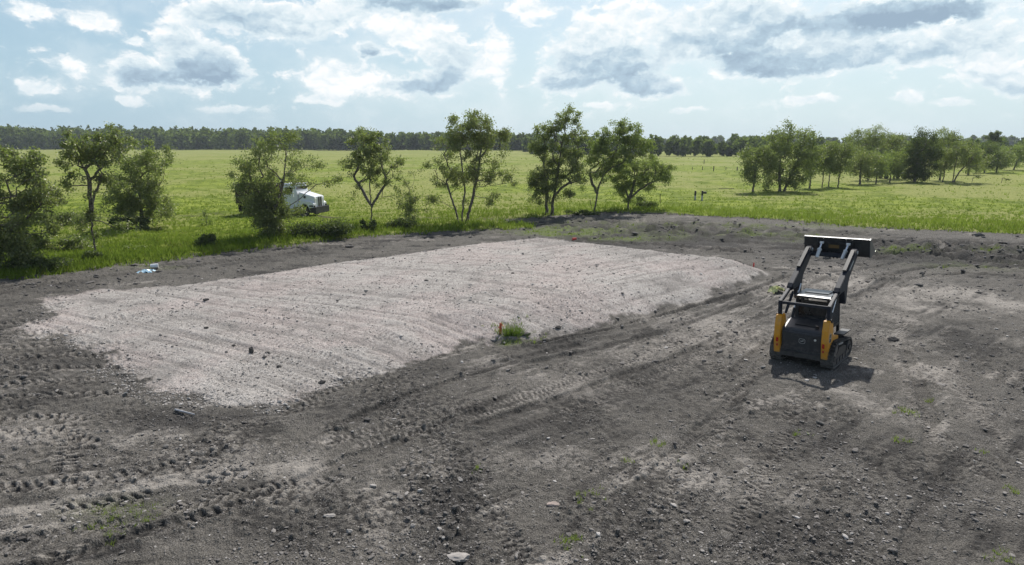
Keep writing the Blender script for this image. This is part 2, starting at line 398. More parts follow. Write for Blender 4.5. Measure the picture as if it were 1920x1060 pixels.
    H += (mud * cl * 1.0 + pad * 0.30) * near * ((0.030 + 0.012 * mud * np.clip(cl - .6, 0, 1)) * sstep(0.62 - c2, 0, 0.42) * r2 ** 1.6 * 1.6 + 0.024 * sstep(0.6 - c3, 0, 0.5) * r3)
    dark = 0.35 * scal * (1 - saw); pale = 0.50 * scal * gate * saw
    dark += 0.75 * cl * near * mud * sstep(c2, .38, .62); pale += 0.22 * cl * near * mud * sstep(0.30 - c2, 0, .25) * r2  # gaps between clods coloured darker, standing in for their deep shade
    for (P, wd, dp) in RUTS:
        bb = np.array(P); m = (x > bb[:, 0].min() - 2) & (x < bb[:, 0].max() + 2) & (y > bb[:, 1].min() - 2) & (y < bb[:, 1].max() + 2)
        if not m.any(): continue
        S, U = line_su(x[m], y[m], P); U = np.abs(U + 0.15 * vnoise(S / 1.5, S * 0, 61))
        H[m] += (-dp * (1 - sstep(U, wd * .3, wd * .5)) + dp * 0.8 * np.exp(-((U - wd * .62) / (wd * .16)) ** 2) * (0.5 + vnoise(S / .3, U * 3, 62))) * (1 - g[m])
        dark[m] += min(1.0, dp * 8) * (1 - sstep(U, wd * .35, wd * .6)) * vnoise(S / 2.5, S * 0, 63)
    for i, (P, wd, per, dp, skew, rt) in enumerate(TRACKS):
        bb = np.array(P); m = (x > bb[:, 0].min() - 1) & (x < bb[:, 0].max() + 1) & (y > bb[:, 1].min() - 1) & (y < bb[:, 1].max() + 1)
        if not m.any(): continue
        S, U = line_su(x[m], y[m], P); n_ = 0.10 * (vnoise(S / 0.5, U / 0.3, 71 + i) - .5)
        a = np.abs(U) / (wd / 2); ph = (S + n_ + skew * np.abs(U)) / per + (U > 0) * 0.5
        lug = sstep(np.abs((ph % 1) - 0.5), 0.12, 0.30)
        q = (1 - sstep(a, 0.85, 1.05)) * sstep(vnoise(S / 1.3 + 9 * i, U / 0.8, 90 + i), 0.08, 0.34) * (1 - g[m])
        H[m] += q * (dp * (lug - 0.6) - rt)
        pale[m] += q * 0.42 * lug; dark[m] += q * 0.45 * (1 - lug)
    # dry pale crust and damp dark soil, as patches with their own outline
    def P_(*a): return ell(x, y, *a)
    pz = (1.0 * P_(420, 845, 95, 40) + 0.6 * P_(450, 800, 60, 25) + 1.3 * P_(1745, 576, 62, 12) + 0.7 * P_(1650, 560, 180, 40) + 0.7 * P_(1850, 560, 70, 50) +
          1.0 * P_(1330, 625, 150, 40, .8) + 0.7 * P_(1120, 700, 260, 30, .8) + 0.6 * P_(1560, 500, 60, 20) + 0.8 * P_(1800, 480, 110, 8) + 0.9 * P_(1740, 466, 60, 5) +
          0.9 * P_(60, 815, 140, 24) + 0.7 * P_(560, 900, 50, 80) + 0.6 * P_(1050, 850, 120, 16) + 0.7 * P_(720, 1000, 50, 50) + 0.6 * P_(1640, 760, 60, 40) + 0.5 * P_(150, 905, 160, 18) + 0.5 * P_(1700, 650, 140, 40) + 0.35 * P_(700, 950, 90, 60) + 0.5 * P_(1250, 860, 60, 20) +
          0.35 * P_(1500, 940, 220, 60) + 0.5 * P_(810, 468, 60, 4) + 0.4 * P_(1880, 790, 60, 120) + .5 * P_(1000, 870, 160, 30) + 0.8 * P_(1420, 540, 70, 14) + .5 * P_(200, 480, 200, 10))
    dz = (0.9 * P_(850, 960, 60, 120) + 0.9 * P_(350, 790, 150, 22) + 0.8 * P_(380, 860, 60, 30) + 0.8 * P_(1050, 640, 130, 16, .75) + 0.7 * P_(800, 690, 110, 22) +
          0.5 * P_(120, 690, 160, 60) + 0.8 * P_(1000, 418, 110, 10) + 1.3 * P_(1800, 472, 220, 17) + 1.1 * P_(1250, 433, 220, 14) + 0.8 * P_(1100, 780, 200, 40, .7) + 0.7 * P_(620, 900, 60, 60) + 0.6 * P_(1500, 1000, 160, 50) + .6 * P_(1350, 560, 120, 12, .75) + 0.6 * P_(60, 545, 200, 12) +
          0.4 * P_(1830, 640, 80, 40) + 0.9 * P_(1400, 455, 330, 18) + 0.9 * P_(1150, 455, 130, 12) + 0.8 * P_(1700, 490, 260, 12) + 0.6 * P_(700, 755, 90, 25) + 0.5 * P_(1240, 500, 190, 16, -0.85) + .5 * P_(600, 470, 300, 9, .8))
    nn = fbm(x / 2.2, y / 2.2, 5, 81, 0.6)
    pale += np.clip(pz * (0.75 + 1.8 * nn), 0, 1.3) + 0.50 * sstep(nn + 0.5 * st, 0.10, 0.34) + 0.25 * sstep(nz2, 0.08, 0.3) + 0.42 * sstep(st + .5 * nn, 0.10, 0.30) * (0.6 + 2 * np.abs(fine)) + 0.5 * pad * sstep(pst, 0.02, .22)
    dark += np.clip(dz * (0.8 + 1.8 * fbm(x / 1.5, y / 1.5, 4, 82)), 0, 1.2) + 0.5 * sstep(-nn - .5 * st, 0.08, 0.34) + (0.45 + 0.5 * wf) * mud * sstep(-st, 0.06, .25) + 0.55 * pad * sstep(-pst, 0.03, .22) + 0.4 * sstep(-fine, .05, .25)
    # short green growth coming through the soil
    gr = (2.6 * P_(1065, 437, 75, 5) + 1.0 * P_(1180, 447, 90, 5) + 1.0 * P_(1390, 442, 130, 3.5) + 0.8 * P_(1540, 452, 70, 3) + 0.9 * P_(1700, 473, 55, 5) +
          0.8 * P_(1850, 475, 50, 4) + 0.5 * P_(1500, 425, 300, 6) + 0.35 * P_(1850, 500, 120, 8) + 0.35 * P_(230, 955, 90, 24) + 0.4 * P_(280, 500, 60, 5) + 0.5 * P_(960, 640, 40, 8) + .35 * P_(1100, 425, 200, 12))
    gr = np.clip(gr * (0.6 + 3.0 * fbm(x / 1.0, y / 1.0, 4, 83)), 0, 1) * (1 - pad)
    # truck trail through the pasture
    S, U = line_su(x, y, smooth_path([G(*p) for p in [(150, 412), (330, 408), (440, 402), (560, 406), (700, 410), (860, 412), (960, 413)]]))
    tr = np.exp(-(U / 1.5) ** 2) * sstep(fbm(x / 2.5, y / 1.2, 4, 84), -0.16, 0.12) * (S > 0.5)
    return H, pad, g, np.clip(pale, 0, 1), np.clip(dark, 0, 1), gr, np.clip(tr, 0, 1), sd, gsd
def gz(x, y):
    return float(ground_fields(np.array([float(x)]), np.array([float(y)]))[0][0])

# ---------------------------------------------------------------- ground meshes: one fan-spaced sheet, sorted into soil / stone pad / pasture
ys = [-6.0]
while ys[-1] < 3400:
    yv = ys[-1]
    ys.append(yv + (0.6 if yv < 6 else 0.10 if yv < 9 else max(0.022, yv * yv / 4700 * 0.72, 0.0)))
    if ys[-1] > 200: ys[-1] = yv + yv * 0.035
ys = np.array(ys)
tt = np.concatenate([np.linspace(-2.2, -0.86, 90)[:-1], np.linspace(-0.86, 0.86, 1180), np.linspace(0.86, 2.2, 90)[1:]])
TT, YY = np.meshgrid(tt, ys)
XX = TT * (np.maximum(YY, 0) + 1.5 + np.exp(-np.maximum(YY, 0) / 4) * 5)
shp = XX.shape
xf, yf = XX.ravel(), YY.ravel()
fields = [np.empty(xf.size) for _ in range(9)]
CH = 200000
for a in range(0, xf.size, CH):
    r = ground_fields(xf[a:a + CH], yf[a:a + CH])
    for k in range(9): fields[k][a:a + CH] = r[k]
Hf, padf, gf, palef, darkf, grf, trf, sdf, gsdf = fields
Vg = np.stack([xf, yf, Hf], 1)
nr, nc = shp
idx = np.arange(nr * nc).reshape(nr, nc)
Fg = np.stack([idx[:-1, :-1].ravel(), idx[:-1, 1:].ravel(), idx[1:, 1:].ravel(), idx[1:, :-1].ravel()], 1)
fp = padf[Fg].mean(1); fg = gf[Fg].mean(1)
cls = np.where(fp > 0.5, 1, np.where(fg > 0.5, 2, 0))

def soil_nodes(n, kind):
    a = attr(n).outputs['Color']; b = attr(n, 'mask')
    s = n.n('ShaderNodeSeparateColor', Color=a); pale, dark, green = s.outputs[0], s.outputs[1], s.outputs[2]
    s2 = n.n('ShaderNodeSeparateColor', Color=b.outputs['Color']); pad, grs, trl = s2.outputs[0], s2.outputs[1], s2.outputs[2]
    P = n.n('ShaderNodeNewGeometry').outputs['Position']
    n1 = n.noise(P, 0.9, 6, 0.6); n2 = n.noise(P, 7.0, 5, 0.65); n3 = n.noise(P, 34.0, 3, 0.6)
    vo = n.n('ShaderNodeTexVoronoi', {'voronoi_dimensions': '2D'}, Vector=P, Scale=17.0).outputs
    # soil
    f = n.m('ADD', n.m('MULTIPLY', n.m('SUBTRACT', n2, 0.5), 2.0), n.m('ADD', n.m('MULTIPLY', n.m('SUBTRACT', n3, 0.5), 0.9), pale), clamp=True)
    soil = n.mix(n1, (0.086, 0.077, 0.064, 1), (0.158, 0.139, 0.114, 1))
    soil = n.mix(n.mr(n3, 0.35, 0.7), n.mix(0.65, soil, (0.036, 0.034, 0.031, 1)), n.mix(0.55, soil, (0.225, 0.212, 0.192, 1)))
    soil = n.mix(n.m('MULTIPLY', n.mr(f, 0.12, 1.0), 0.8), soil, (0.36, 0.328, 0.29, 1))
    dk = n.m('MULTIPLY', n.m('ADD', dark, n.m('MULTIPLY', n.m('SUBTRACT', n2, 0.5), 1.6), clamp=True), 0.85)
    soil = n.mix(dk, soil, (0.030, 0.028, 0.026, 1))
    cl = n.mr(n.m('ADD', vo['Distance'], n.m('MULTIPLY', n.m('SUBTRACT', n1, 0.5), 0.6)), 0.10, 0.0)
    soil = n.mix(n.m('MULTIPLY', cl, 0.75), soil, (0.33, 0.31, 0.29, 1))
    grn = n.m('MULTIPLY', green, n.mr(n2, 0.3, 0.6))
    soil = n.mix(grn, soil, (0.13, 0.17, 0.04, 1))
    # crushed stone
    vs = n.n('ShaderNodeTexVoronoi', {'voronoi_dimensions': '2D'}, Vector=P, Scale=26.0).outputs
    rnd = n.n('ShaderNodeSeparateColor', Color=vs['Color']).outputs[0]
    st = n.mix(rnd, (0.29, 0.265, 0.240, 1), (0.52, 0.482, 0.443, 1))
    st = n.mix(n.mr(n.noise(P, 0.22, 4, 0.6), 0.40, 0.62), st, n.mix(rnd, (0.345, 0.290, 0.264, 1), (0.53, 0.465, 0.430, 1)))
    st = n.mix(n.m('MULTIPLY', n.mr(n3, 0.50, 0.30), 0.6), st, (0.13, 0.12, 0.11, 1))
    st = n.mix(n.m('MULTIPLY', n.mr(n2, 0.52, 0.30), 0.65), st, (0.17, 0.155, 0.145, 1))
    st = n.mix(n.m('MULTIPLY', n.mr(n1, 0.50, 0.30), 0.55), st, (0.20, 0.18, 0.165, 1))
    st = n.mix(n.m('MULTIPLY', pale, 0.35), st, (0.52, 0.49, 0.455, 1))
    st = n.mix(n.m('MULTIPLY', dark, 0.62), st, (0.13, 0.12, 0.11, 1))
    # turf
    g1 = n.noise(P, 0.35, 5, 0.6); g2 = n.noise(P, 0.035, 4, 0.55); g3 = n.noise(P, 3.0, 4, 0.65)
    tf = n.mix(n.mr(g1, 0.35, 0.65), (0.125, 0.165, 0.024, 1), (0.245, 0.290, 0.048, 1))
    tf = n.mix(n.mr(n.m('ADD', g2, n.m('MULTIPLY', n.m('SUBTRACT', g1, 0.5), 0.35)), 0.42, 0.56), tf, n.mix(g3, (0.210, 0.238, 0.058, 1), (0.300, 0.300, 0.108, 1)))
    tf = n.mix(n.m('MULTIPLY', n.mr(g3, 0.52, 0.28), 0.75), tf, (0.085, 0.125, 0.022, 1))
    dist = n.n('ShaderNodeVectorMath', {'operation': 'LENGTH'}, i0=P).outputs['Value']
    tf = n.mix(n.m('MULTIPLY', n.mr(dist, 150.0, 480.0), 0.55), tf, (0.24, 0.25, 0.085, 1))
    tf = n.mix(n.m('MULTIPLY', trl, 0.85), tf, (0.06, 0.052, 0.042, 1))
    c = n.mix(pad, soil, st)
    c = n.mix(n.mr(grs, 0.35, 0.75), c, tf)
    bmp = n.m('ADD', n.m('MULTIPLY', n2, 0.050), n.m('MULTIPLY', n3, 0.030))
    bmp = n.m('ADD', bmp, n.m('MULTIPLY', vs['Distance'], 0.012))
    bn = n.n('ShaderNodeBump', Height=bmp, Strength=0.9, Distance=1.0)
    p = n.n('ShaderNodeBsdfPrincipled', Base_Color=c, Roughness=0.93 if kind != 2 else 0.85, Normal=bn.outputs[0])
    p.inputs['Specular IOR Level'].default_value = 0.18 if kind != 2 else 0.04
    return p
GM = []
for nm, kd in (('soil', 0), ('crushed_stone', 1), ('turf', 2)):
    m, n, out = material(nm); n.put(out.inputs['Surface'], soil_nodes(n, kd).outputs[0]); GM.append(m)
for k, nm in enumerate(('ground', 'gravel_pad', 'pasture')):
    F = Fg[cls == k]
    used = np.zeros(len(Vg), bool); used[F.ravel()] = True
    remap = np.cumsum(used) - 1
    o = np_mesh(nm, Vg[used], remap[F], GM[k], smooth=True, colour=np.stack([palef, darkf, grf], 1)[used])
    at = o.data.color_attributes.new('mask', 'FLOAT_COLOR', 'POINT')
    C = np.ones((used.sum(), 4), np.float32); C[:, 0] = padf[used]; C[:, 1] = gf[used]; C[:, 2] = trf[used]
    at.data.foreach_set('color', C.ravel())
    tag(o, kind='structure')
print('ground verts', len(Vg))
# ---------------------------------------------------------------- vegetation
def leaf_material(name, c_lo, c_hi, trans=0.45, gloss=0.10, rough=0.5):
    m, n, out = material(name)
    t = n.n('ShaderNodeSeparateColor', Color=attr(n).outputs['Color'])
    c = n.mix(t.outputs[0], (*c_lo, 1), (*c_hi, 1))
    c = n.mix(t.outputs[1], c, (0.20, 0.135, 0.06, 1))                     # a few browned leaves
    d = n.n('ShaderNodeBsdfDiffuse', Color=c)
    tcol = n.mix(0.55, c, (0.30, 0.42, 0.06, 1))
    tr = n.n('ShaderNodeBsdfTranslucent', Color=tcol)
    mx = n.n('ShaderNodeMixShader', Fac=trans, i1=d.outputs[0], i2=tr.outputs[0])
    gl = n.n('ShaderNodeBsdfGlossy', Color=(1.0, 1.0, 0.9, 1), Roughness=rough)
    mx2 = n.n('ShaderNodeMixShader', Fac=gloss, i1=mx.outputs[0], i2=gl.outputs[0])
    n.put(out.inputs['Surface'], mx2.outputs[0])
    return m
LEAF = leaf_material('tallow_leaf', (0.052, 0.070, 0.022), (0.250, 0.265, 0.092), 0.48, 0.05)
LEAF_DARK = leaf_material('dark_leaf', (0.020, 0.034, 0.014), (0.085, 0.110, 0.036), 0.30, 0.03)
LEAF_BRIGHT = leaf_material('bright_leaf', (0.060, 0.090, 0.020), (0.270, 0.310, 0.085), 0.50, 0.05)
LEAF_FAR = leaf_material('far_leaf', (0.018, 0.032, 0.014), (0.160, 0.195, 0.068), 0.32, 0.0)
GRASSM = leaf_material('grass_blade', (0.110, 0.165, 0.018), (0.260, 0.320, 0.050), 0.40, 0.0)
BARK, n, out = material('bark')
P = n.n('ShaderNodeNewGeometry').outputs['Position']
bk = n.n('ShaderNodeTexNoise', Vector=P, Scale=9.0, Detail=5.0).outputs[0]
n.put(out.inputs['Surface'], n.n('ShaderNodeBsdfPrincipled', Base_Color=n.mix(n.mr(bk, .35, .65), (0.055, 0.045, 0.035, 1), (0.19, 0.165, 0.135, 1)), Roughness=0.9,
      Normal=n.n('ShaderNodeBump', Height=bk, Strength=0.6, Distance=0.05).outputs[0]).outputs[0])

def leaf_quads(rng, C, size, out_dir=None, tint=None, aspect=0.62, jitter=0.35):
    """C (n,3) leaf centres -> diamond leaves with random orientation"""
    n = len(C)
    a = rng.normal(size=(n, 3)); a[:, 2] -= 0.45; a /= np.linalg.norm(a, axis=1)[:, None]
    b = np.cross(a, rng.normal(size=(n, 3))); b /= np.linalg.norm(b, axis=1)[:, None] + 1e-9
    s = size * (1 + jitter * rng.uniform(-1, 1, n))[:, None]
    V = np.stack([C - a * s, C + b * s * aspect, C + a * s, C - b * s * aspect], 1).reshape(-1, 3)
    F = np.arange(4 * n).reshape(n, 4)
    if tint is None: tint = np.zeros((n, 2))
    T = np.zeros((n, 3)); T[:, :2] = tint
    return V, F, np.repeat(T, 4, 0)

def tubes(nodes, parent, rad, sides=5):
    """frusta along every skeleton edge"""
    I = np.array([i for i in range(len(nodes)) if parent[i] >= 0]); Pn = np.array(parent)[I]
    A = nodes[Pn]; B = nodes[I]; ra = np.minimum(rad[Pn], rad[I] * 1.35); rb = rad[I]
    D = B - A; L = np.linalg.norm(D, axis=1)[:, None] + 1e-9; D = D / L; B = B + D * rb[:, None] * 0.4
    ref = np.where(np.abs(D[:, 2:3]) < 0.9, np.array([[0, 0, 1.]]), np.array([[1., 0, 0]]))
    X = np.cross(D, ref); X /= np.linalg.norm(X, axis=1)[:, None]; Y = np.cross(D, X)
    th = np.arange(sides) / sides * 2 * math.pi
    ring = X[:, None, :] * np.cos(th)[None, :, None] + Y[:, None, :] * np.sin(th)[None, :, None]
    VA = A[:, None, :] + ring * ra[:, None, None]; VB = B[:, None, :] + ring * rb[:, None, None]
    V = np.concatenate([VA, VB], 1).reshape(-1, 3); m = len(I)
    k = np.arange(sides); q = np.stack([k, (k + 1) % sides, sides + (k + 1) % sides, sides + k], 1)
    F = (np.arange(m)[:, None, None] * 2 * sides + q[None]).reshape(-1, 4)
    return V, F

def skeleton(rng, trunks, tips, step=0.45, pathw=0.28, curl=0.16, rtip=0.007, power=2.35):
    nodes = [np.array(t[0], float) for t in trunks[:1]]; par = [-1]; plen = [0.0]; ok = [False]
    for t in trunks:
        last = 0
        if np.linalg.norm(np.array(t[0]) - nodes[0]) > 0.05:
            nodes.append(np.array(t[0], float)); par.append(-1); plen.append(0.0); ok.append(False); last = len(nodes) - 1
        Pth = smooth_path([np.array(p, float) for p in t], 4)
        for j, p in enumerate(Pth[1:]):
            nodes.append(p + rng.normal(0, 0.03, 3)); par.append(last); last = len(nodes) - 1
            plen.append(plen[par[-1]] + np.linalg.norm(nodes[-1] - nodes[par[-1]])); ok.append(j > len(Pth) * 0.5)
    top = np.array([t[-1] for t in trunks]).mean(0)
    order = np.argsort(np.linalg.norm(tips - top, axis=1))
    ntr = len(nodes)
    for i in order:
        T = tips[i]; A = np.array(nodes); d = T - A; dist = np.linalg.norm(d, axis=1) + 1e-6
        cost = dist * (1 + 0.7 * np.clip((A[:, 2] - T[2]) / dist, 0, 1)) + pathw * np.array(plen)
        cost[~np.array(ok)] = 1e9
        j = int(np.argmin(cost)); k = max(1, int(dist[j] / step)); pr = j; bend = rng.normal(0, curl, 3) * dist[j] * 0.5
        bend[2] -= 0.05 * dist[j]
        for q in range(1, k + 1):
            t = q / k; p = nodes[j] + (T - nodes[j]) * t + bend * math.sin(math.pi * t) + rng.normal(0, 0.03, 3)
            nodes.append(p); par.append(pr); plen.append(plen[pr] + dist[j] / k); ok.append(True); pr = len(nodes) - 1
    nodes = np.array(nodes); par = np.array(par); acc = np.zeros(len(nodes)); ch = np.bincount(par[par >= 0], minlength=len(nodes))
    acc[ch == 0] = rtip ** power
    for i in range(len(nodes) - 1, 0, -1):
        if par[i] >= 0: acc[par[i]] += acc[i] + (0.0018 ** power)
    rad = acc ** (1 / power)
    return nodes, par, rad, plen

NTREE = [0]
def tree(label, base, blobs, n_tips=150, leaves=12000, size=0.085, mat=None, trunks=None, fork=0.32, trunk_r=0.13, kind='tree', cat='tree',
         group=None, spread=0.20, lean=0.0, tshift=0.0, brown=0.05, depthk=0.9, low_tint=0.0, dy=0.0, extra=None, name='tallow_tree'):
    """base: where the trunk meets the ground; blobs: (x, y, half width, half height, weight) of the crown masses"""
    NTREE[0] += 1; rng = np.random.default_rng(1000 + NTREE[0])
    b = G(*base); z0 = gz(*b) - 0.05; k = depth_of(b[0], b[1]) / FPX
    root = bpy.data.objects.new(name, None); COL.objects.link(root); root.location = (b[0], b[1], z0)
    tag(root, label, cat, group)
    vert = 1 / math.cos(math.atan2(CAM_H, b[1])) * 1.0
    def loc(px, py): return np.array([(px - base[0]) * k, 0, (base[1] - py) * k * vert])
    W = np.array([bb[4] if len(bb) > 4 else 1.0 for bb in blobs]) * np.array([bb[2] * bb[3] for bb in blobs]); W = W / W.sum()
    def sample(n, shell):
        out = []
        for bb, ww in zip(blobs, W):
            m = max(1, int(round(n * 1.25 * ww))); v = rng.normal(size=(m, 3)); v /= np.linalg.norm(v, axis=1)[:, None]
            r = rng.uniform(0, 1, m) ** shell * np.where(rng.uniform(0, 1, m) < .16, rng.uniform(1.05, 1.32, m), 1.0)
            c = loc(bb[0], bb[1]); v = v * r[:, None] * np.array([bb[2] * k, min(bb[2], 1.6 * bb[3]) * k * depthk, bb[3] * k * vert])
            out.append(v + c)
        return np.concatenate(out)
    tips = sample(n_tips, 0.55); tips = tips[tips[:, 2] > 0.25]
    H = max((base[1] - (bb[1] - bb[3])) for bb in blobs) * k * vert
    cx = sum(loc(bb[0], bb[1])[0] * ww for bb, ww in zip(blobs, W))
    if trunks is None:
        trunks = [[(0, 0, 0), (cx * fork * 0.5 + lean * .3, 0, H * fork * 0.55), (cx * fork + lean, 0, H * fork), (cx * 0.6 + lean, 0, H * min(0.85, fork + 0.28))]]
    else:
        trunks = [[(loc(*p[:2])[0], (p[2] if len(p) > 2 else 0.0), loc(*p[:2])[2]) for p in t] for t in trunks]
    nodes, par, rad, plen = skeleton(rng, trunks, tips)
    raw = rad; rad = 0.008 + (rad - rad.min()) * (trunk_r - 0.008) / (rad.max() - rad.min())
    rad = np.where(nodes[:, 2] < 0.35, rad * (1 + 0.5 * (0.35 - np.clip(nodes[:, 2], 0, .35)) / .35), rad)
    V, F = tubes(nodes, par, rad)
    np_mesh('trunk', V, F, BARK, root, smooth=True)
    # leaves hang in clumps round the outer twigs
    outer = np.where(raw <= np.quantile(raw, 0.72))[0]; outer = outer[nodes[outer, 2] > 0.3]
    leaves = int(leaves * 1.12); clump = rng.uniform(0.05, 1.0, len(outer)) ** 1.8
    wts = clump / clump.sum(); pick = rng.choice(len(outer), size=leaves, p=wts)
    C = nodes[outer[pick]] + rng.normal(0, spread, (leaves, 3)) * np.array([1, 1, 0.8]) - np.array([0, 0, 0.5 * spread])
    C = C[C[:, 2] > 0.1]; pick = pick[:len(C)] if len(C) == leaves else rng.integers(0, len(outer), len(C))
    ct = rng.uniform(0, 1, len(outer)); tnt = np.stack([np.clip(0.6 * ct[pick] + 0.4 * rng.uniform(0, 1, len(C)), 0, 1), (rng.uniform(0, 1, len(C)) < brown) * 0.8], 1)
    V, F, T = leaf_quads(rng, C, size * 0.86, tint=tnt)
    np_mesh('crown', V, F, mat or LEAF, root, colour=T)
    return root

def shrub(label, base, rx, ry, leaves=2500, size=0.07, mat=None, cat='shrub', group=None, name='shrub', stems=8, parts=None):
    NTREE[0] += 1; rng = np.random.default_rng(2000 + NTREE[0])
    b = G(*base); z0 = gz(*b) - 0.03; k = depth_of(b[0], b[1]) / FPX
    root = bpy.data.objects.new(name, None); COL.objects.link(root); root.location = (b[0], b[1], z0); tag(root, label, cat, group)
    wx = rx * k; hz = ry * 2 * k
    m = max(6, int(rx / 6)); cs = np.stack([rng.uniform(-.75, .75, m) * wx, rng.uniform(-.4, .4, m) * min(wx, 1.2), rng.uniform(.15, .85, m) * hz * 0.8], 1); cr = rng.uniform(.45, 1.25, m)
    pk = rng.integers(0, m, leaves); v = rng.normal(size=(leaves, 3)); v /= np.linalg.norm(v, axis=1)[:, None]
    C = cs[pk] + v * (rng.uniform(0, 1, leaves) ** 0.6 * cr[pk] * np.where(rng.uniform(0, 1, leaves) < .10, 1.7, 1))[:, None] * np.array([wx * 0.42 + 0.12, min(wx, 1.1) * 0.55, hz * 0.40])
    C[:, 2] = np.abs(C[:, 2]) * 0.98 + 0.02
    V, F, T = leaf_quads(rng, C, size, tint=np.stack([rng.uniform(0, 1, leaves), np.zeros(leaves)], 1))
    np_mesh('foliage', V, F, mat or LEAF_DARK, root, colour=T)
    nd = [np.zeros(3)]; pr = [-1]
    for i in range(stems):
        c = cs[i % m] + rng.normal(0, .12, 3); c[2] = abs(c[2])
        nd += [np.array([c[0] * .5, c[1] * .5, c[2] * .4]), c]; pr += [0, len(nd) - 2]
    V, F = tubes(np.array(nd), np.array(pr), np.full(len(nd), 0.014), 4)
    np_mesh('stem', V, F, BARK, root)
    return root

ROW = 'sparse trees along the fence line'
# far left edge: large leaning tree and the scrub under it
tree('large olive green tree cut off by the left edge of the picture', (-22, 512),
     [(0, 252, 24, 20, 1.0), (20, 290, 40, 26, 1.0), (78, 318, 52, 36, 1.2), (-10, 340, 60, 60, 1), (70, 372, 62, 36, 1.3), (20, 425, 70, 36, 1.2), (-90, 380, 70, 90, 1), (100, 425, 26, 22, .5)],
     n_tips=360, leaves=34000, size=0.075, mat=LEAF, trunk_r=0.17, fork=0.2, spread=0.17, brown=0.04)
shrub('tall leafy thicket at the left edge of the mud', (15, 512), 62, 44, leaves=9000, size=0.075, mat=LEAF, stems=20, cat='thicket')
shrub('ragged undergrowth between the left thicket and the slim bare-trunked tree', (110, 470), 60, 16, leaves=3600, size=0.07, mat=LEAF, stems=16, cat='undergrowth')
shrub('low dark scrub left of the short fence post', (70, 512), 55, 14, leaves=6000, size=0.06, stems=14)
tree('slim tree with a bare lower trunk beside the short fence post', (180, 485),
     [(212, 288, 62, 30, 1.4), (165, 300, 28, 28, .8), (200, 335, 55, 30, .5), (150, 350, 20, 22, .35), (232, 425, 28, 13, .5), (155, 415, 26, 18, .45), (180, 440, 22, 8, .3), (238, 262, 20, 16, .7)],
     n_tips=170, leaves=11500, size=0.075, mat=LEAF, trunks=[[(180, 485), (181, 450), (180, 415), (181, 395)], [(180, 415), (190, 375), (205, 345)], [(180, 410), (184, 370), (186, 335)]], trunk_r=0.125, spread=0.16, brown=0.06)
tree('broad bushy tree behind the slim bare-trunked tree', (268, 432),
     [(290, 300, 46, 30, 1), (262, 335, 52, 42, 1.5), (290, 375, 42, 40, 1.6), (245, 385, 44, 34, 1.5), (262, 412, 42, 16, 1.3), (322, 330, 16, 24, .35)],
     n_tips=260, leaves=19000, size=0.085, mat=LEAF, trunk_r=0.14, fork=0.15, spread=0.22, brown=0.03)
tree('feathery tree with a vine-covered dark base in front of the white truck', (515, 450),
     [(520, 285, 60, 28, .8), (470, 320, 36, 34, .6), (575, 320, 34, 34, .45), (520, 330, 62, 34, .8), (500, 374, 46, 26, 2.4), (505, 402, 38, 26, 4.0), (512, 428, 24, 22, 4.5), (470, 355, 22, 26, 1.2), (640, 337, 28, 10, .25), (445, 355, 16, 16, .3), (555, 262, 20, 16, .5), (548, 395, 28, 18, .8)],
     n_tips=380, leaves=27000, size=0.070, mat=LEAF, trunks=[[(515, 450), (513, 425), (508, 395), (500, 365)], [(513, 420), (525, 385), (538, 345), (545, 310)], [(510, 400), (490, 362), (468, 345)], [(514, 410), (570, 375), (600, 352), (640, 340)]], trunk_r=0.19, spread=0.2, brown=0.03, group=ROW)
tree('airy tree with one straight trunk right of the white truck', (697, 425),
     [(700, 268, 40, 24, 1), (680, 302, 38, 34, 1.1), (722, 305, 46, 34, 1), (700, 340, 50, 26, .35), (745, 340, 26, 30, .35), (670, 365, 26, 14, .2), (735, 375, 26, 18, .25)],
     n_tips=190, leaves=10500, size=0.080, mat=LEAF, trunks=[[(697, 425), (698, 400), (697, 375), (697, 345), (702, 305)], [(698, 392), (712, 370), (728, 345)], [(697, 388), (682, 362), (668, 335)]], trunk_r=0.13, spread=0.17, brown=0.12, group=ROW)
tree('small sapling with a dark bushy foot between two larger trees', (766, 424),
     [(775, 345, 24, 32, .5), (768, 378, 30, 20, .8), (772, 398, 18, 12, 1.2), (806, 392, 14, 12, .3)],
     n_tips=60, leaves=2900, size=0.075, mat=LEAF, trunk_r=0.05, spread=0.18, group=ROW)
tree('tall tree rising on three trunks behind the back edge of the gravel', (865, 420),
     [(885, 238, 46, 26, 1.2), (860, 270, 40, 34, 1), (910, 268, 44, 34, 1.1), (945, 262, 22, 24, .6), (840, 320, 36, 34, .7), (885, 325, 50, 34, .9), (925, 320, 36, 30, .6), (960, 330, 18, 26, .2), (812, 365, 20, 12, .2), (900, 370, 40, 14, .4)],
     n_tips=300, leaves=20000, size=0.085, mat=LEAF, trunks=[[(860, 420), (856, 395), (846, 370), (838, 340)], [(866, 420), (868, 390), (872, 350), (866, 300)], [(874, 420), (880, 395), (888, 365), (900, 310)], [(857, 395), (830, 378), (806, 370)]], trunk_r=0.13, spread=0.2, brown=0.14, group=ROW)
